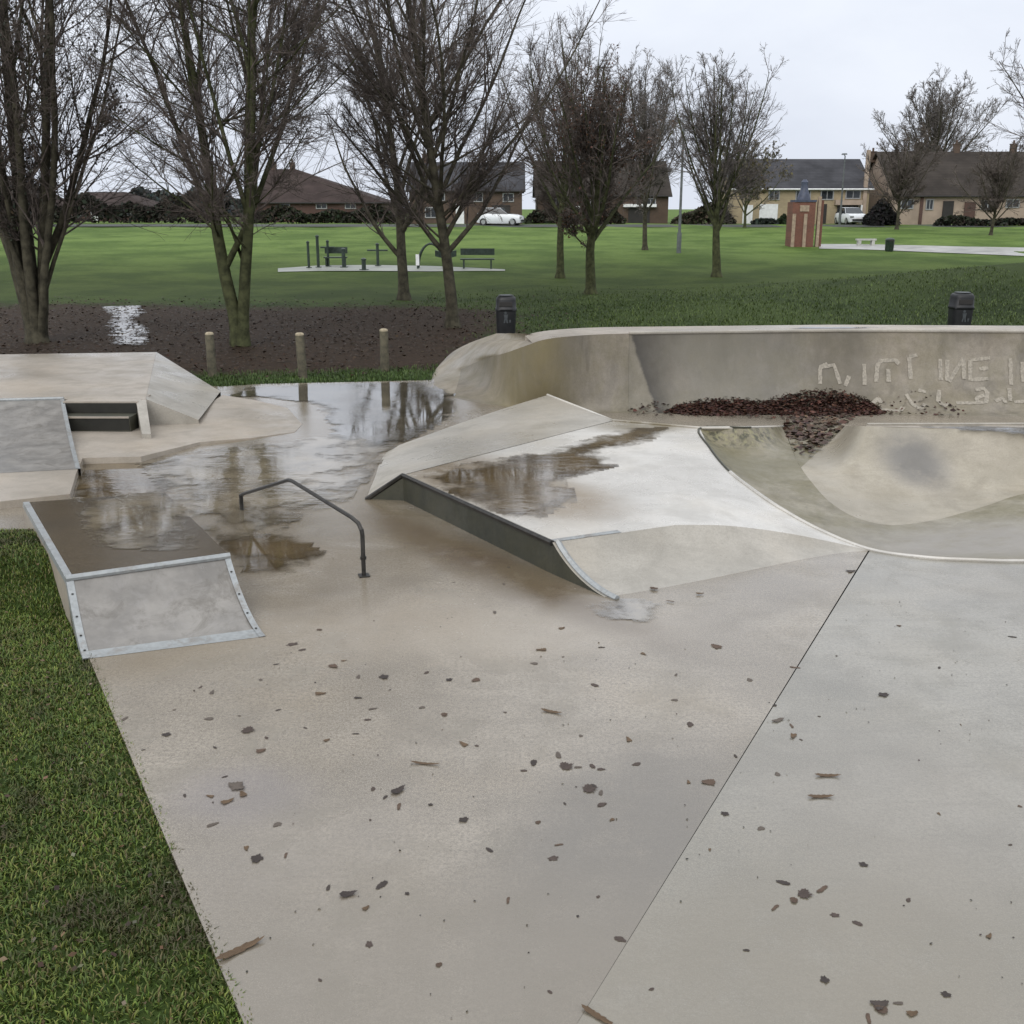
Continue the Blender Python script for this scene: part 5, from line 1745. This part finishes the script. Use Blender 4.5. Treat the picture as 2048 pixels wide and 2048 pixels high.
# ------------------------------------------------------------------ grass blades
def blades(name, pts, h, w, R, cols, label, lean=.5, patch=.15):
    n = len(pts)
    a = R.uniform(0, 2 * np.pi, n)
    d = np.stack([np.cos(a), np.sin(a), np.zeros(n)], 1)
    s = np.stack([-np.sin(a), np.cos(a), np.zeros(n)], 1)
    hh = (h * R.uniform(.5, 1.3, n))[:, None]
    ww = (w * R.uniform(.7, 1.4, n))[:, None]
    ln = (R.uniform(.15, 1.0, n) * lean)[:, None]
    up = np.array((0, 0, 1.0))
    m1 = pts + up * hh * .6 + d * hh * ln * .4
    tp = pts + up * hh * (1 - .35 * ln) + d * hh * ln * 1.1
    V = np.stack([pts - s * ww, pts + s * ww, m1 + s * ww * .8, m1 - s * ww * .8, tp + s * ww * .15, tp - s * ww * .15], 1).reshape(-1, 3)
    i = np.arange(n)[:, None] * 6
    Fq = np.concatenate([i + np.array([[0, 1, 2, 3]]), i + np.array([[3, 2, 4, 5]])]).reshape(-1, 4)
    c = np.array(cols)[R.integers(0, len(cols), n)] * R.uniform(.6, 1.35, (n, 1))
    c6 = np.repeat(c, 6, 0).reshape(n, 6, 3)
    pn = np.array([mnoise.noise(Vector((p[0] * 1.1, p[1] * 1.1, 9))) + .6 * mnoise.noise(Vector((p[0] * 5, p[1] * 5, 3))) for p in pts])
    c6 *= (.85 + patch * np.clip(pn, -1, 1))[:, None, None]
    br = np.clip(pn * -2.2 - .55, 0, .7)[:, None, None] * (patch > .2)
    c6 = c6 * (1 - br) + np.array((.055, .045, .022)) * br
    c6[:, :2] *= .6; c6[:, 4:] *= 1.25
    o = mesh_np(name, V, Fq, M["grass"], None, False, c6.reshape(-1, 3))
    return tag(o, label, kind="stuff")


def ground_z(x, y):
    """height of the built sheet (bilinear on its grid)"""
    i = np.clip(np.searchsorted(xs, x) - 1, 0, len(xs) - 2); j = np.clip(np.searchsorted(ys, y) - 1, 0, len(ys) - 2)
    u = (x - xs[i]) / (xs[i + 1] - xs[i]); v = (y - ys[j]) / (ys[j + 1] - ys[j])
    z00, z10, z01, z11 = Zg[j, i], Zg[j, i + 1], Zg[j + 1, i], Zg[j + 1, i + 1]
    return np.maximum((z00 * (1 - u) + z10 * u) * (1 - v) + (z01 * (1 - u) + z11 * u) * v, ter(x, y) - .02)


R = np.random.default_rng(12)
n = 560000
x, y = R.uniform(-7.6, -.3, n), R.uniform(2.2, 11.0, n)
sdv = poly_sd(x, y, SP)
k = (sdv > -.035) & (np.abs(x) < .5 * y + 2.2)
dens = np.array([mnoise.noise(Vector((a * 2.3, b * 2.3, 0))) for a, b in zip(x, y)])
dens2 = np.array([mnoise.noise(Vector((a * 9, b * 9, 4))) for a, b in zip(x, y)])
k &= R.uniform(0, 1, n) < np.clip(.85 + .5 * dens + .5 * dens2, .2, 1)
x, y, dens = x[k], y[k], dens[k]
GR = [(.082, .135, .018), (.115, .16, .024), (.062, .105, .016), (.15, .175, .032), (.095, .125, .02), (.15, .125, .045)]
blades("grass", np.stack([x, y, ground_z(x, y) - .004], 1), .033, .0036, R, GR, "short wet grass beside the near slab edge", .9, .5)
# dead bits and pale flecks in the near grass
n = 1500
x, y = R.uniform(-6, -.5, n), R.uniform(2.4, 10, n)
k = poly_sd(x, y, SP) > .04
x, y = x[k], y[k]
dl = leaf_cloud("leaf_litter", np.stack([x, y, ter(x, y) + R.uniform(.015, .05, len(x))], 1), .017, R, [(.09, .055, .03), (.07, .04, .024), (.13, .085, .05), (.05, .03, .02), (.15, .13, .085)], None, M["wetleaf"], flat=True)
tag(dl, "bits of dead leaf caught in the near grass", kind="stuff")
# bollard strip and edges further off
n = 60000
x, y = R.uniform(-9, 1.5, n), R.uniform(18.0, 25, n)
k = (poly_sd(x, y, SP) > .0) & (R.uniform(0, 1, n) > litter_amt(x, y) * 1.3)
x, y = x[k], y[k]
blades("grass", np.stack([x, y, ter(x, y) - .005], 1), .07, .006, R, [(.060, .110, .020), (.045, .085, .018), (.08, .125, .028)], "grass strip around the wooden bollards", .7)
n = 60000
x, y = R.uniform(-3, 16, n), R.uniform(22, 45, n)
k = (R.uniform(0, 1, n) > litter_amt(x, y) * 1.2) & (R.uniform(0, 1, n) < sstep(44, 24, y))
x, y = x[k], y[k]
blades("grass", np.stack([x, y, ter(x, y) - .005], 1), .08, .010, R, [(.072, .112, .020), (.062, .098, .018), (.088, .125, .024)], "rough lawn behind the quarter pipe", .8)

# ------------------------------------------------------------------ sky and sun
w = bpy.data.worlds.new("World")
sc.world = w
w.use_nodes = True
nt = w.node_tree
nt.nodes.clear()
wo = nt.nodes.new("ShaderNodeOutputWorld")
bg = nt.nodes.new("ShaderNodeBackground")
sky = nt.nodes.new("ShaderNodeTexSky")
sky.sky_type = "NISHITA"
sky.sun_disc = False
SUN_EL, SUN_ROT = math.radians(38), math.radians(200)
sky.sun_elevation, sky.sun_rotation = SUN_EL, SUN_ROT
sky.air_density, sky.dust_density = 1.0, 3.0
hs = N(nt, "ShaderNodeHueSaturation")
hs.inputs["Saturation"].default_value = .25
nt.links.new(sky.outputs[0], hs.inputs["Color"])
tc = N(nt, "ShaderNodeTexCoord").outputs["Generated"]
sep = N(nt, "ShaderNodeSeparateXYZ")
nt.links.new(tc, sep.inputs[0])
mp = N(nt, "ShaderNodeMapping")
mp.inputs["Scale"].default_value = (1.0, 1.0, 3.0)
nt.links.new(tc, mp.inputs[0])
cn = noise_n(nt, mp.outputs[0], 2.2, 6, .55, .3)
up = maprange(nt, sep.outputs[2], 0.0, 0.9, 0, 1)
cl_low = mixc(nt, maprange(nt, cn, .3, .7), (6.3, 6.75, 7.7), (7.4, 7.8, 8.6))
cl_high = mixc(nt, maprange(nt, cn, .3, .7), (10.6, 11.0, 11.6), (12.2, 12.6, 13.2))
cloud = mixc(nt, up, cl_low, cl_high)
fin = mixc(nt, .9, hs.outputs[0], cloud)
nt.links.new(fin, bg.inputs[0])
bg.inputs[1].default_value = .122
nt.links.new(bg.outputs[0], wo.inputs[0])
sd_ = bpy.data.lights.new("sun", "SUN")
sd_.energy = 1.1
sd_.angle = math.radians(40)
sd_.color = (1, .96, .9)
so = bpy.data.objects.new("sun", sd_)
COL.objects.link(so)
so.rotation_euler = (math.radians(90) - SUN_EL, 0, math.radians(180) - SUN_ROT)
sc.view_settings.view_transform = "Standard"
sc.view_settings.look = "None"
sc.view_settings.exposure = 0
sc.cycles.use_denoising = True
sc.cycles.max_bounces = 6
sc.cycles.transparent_max_bounces = 12
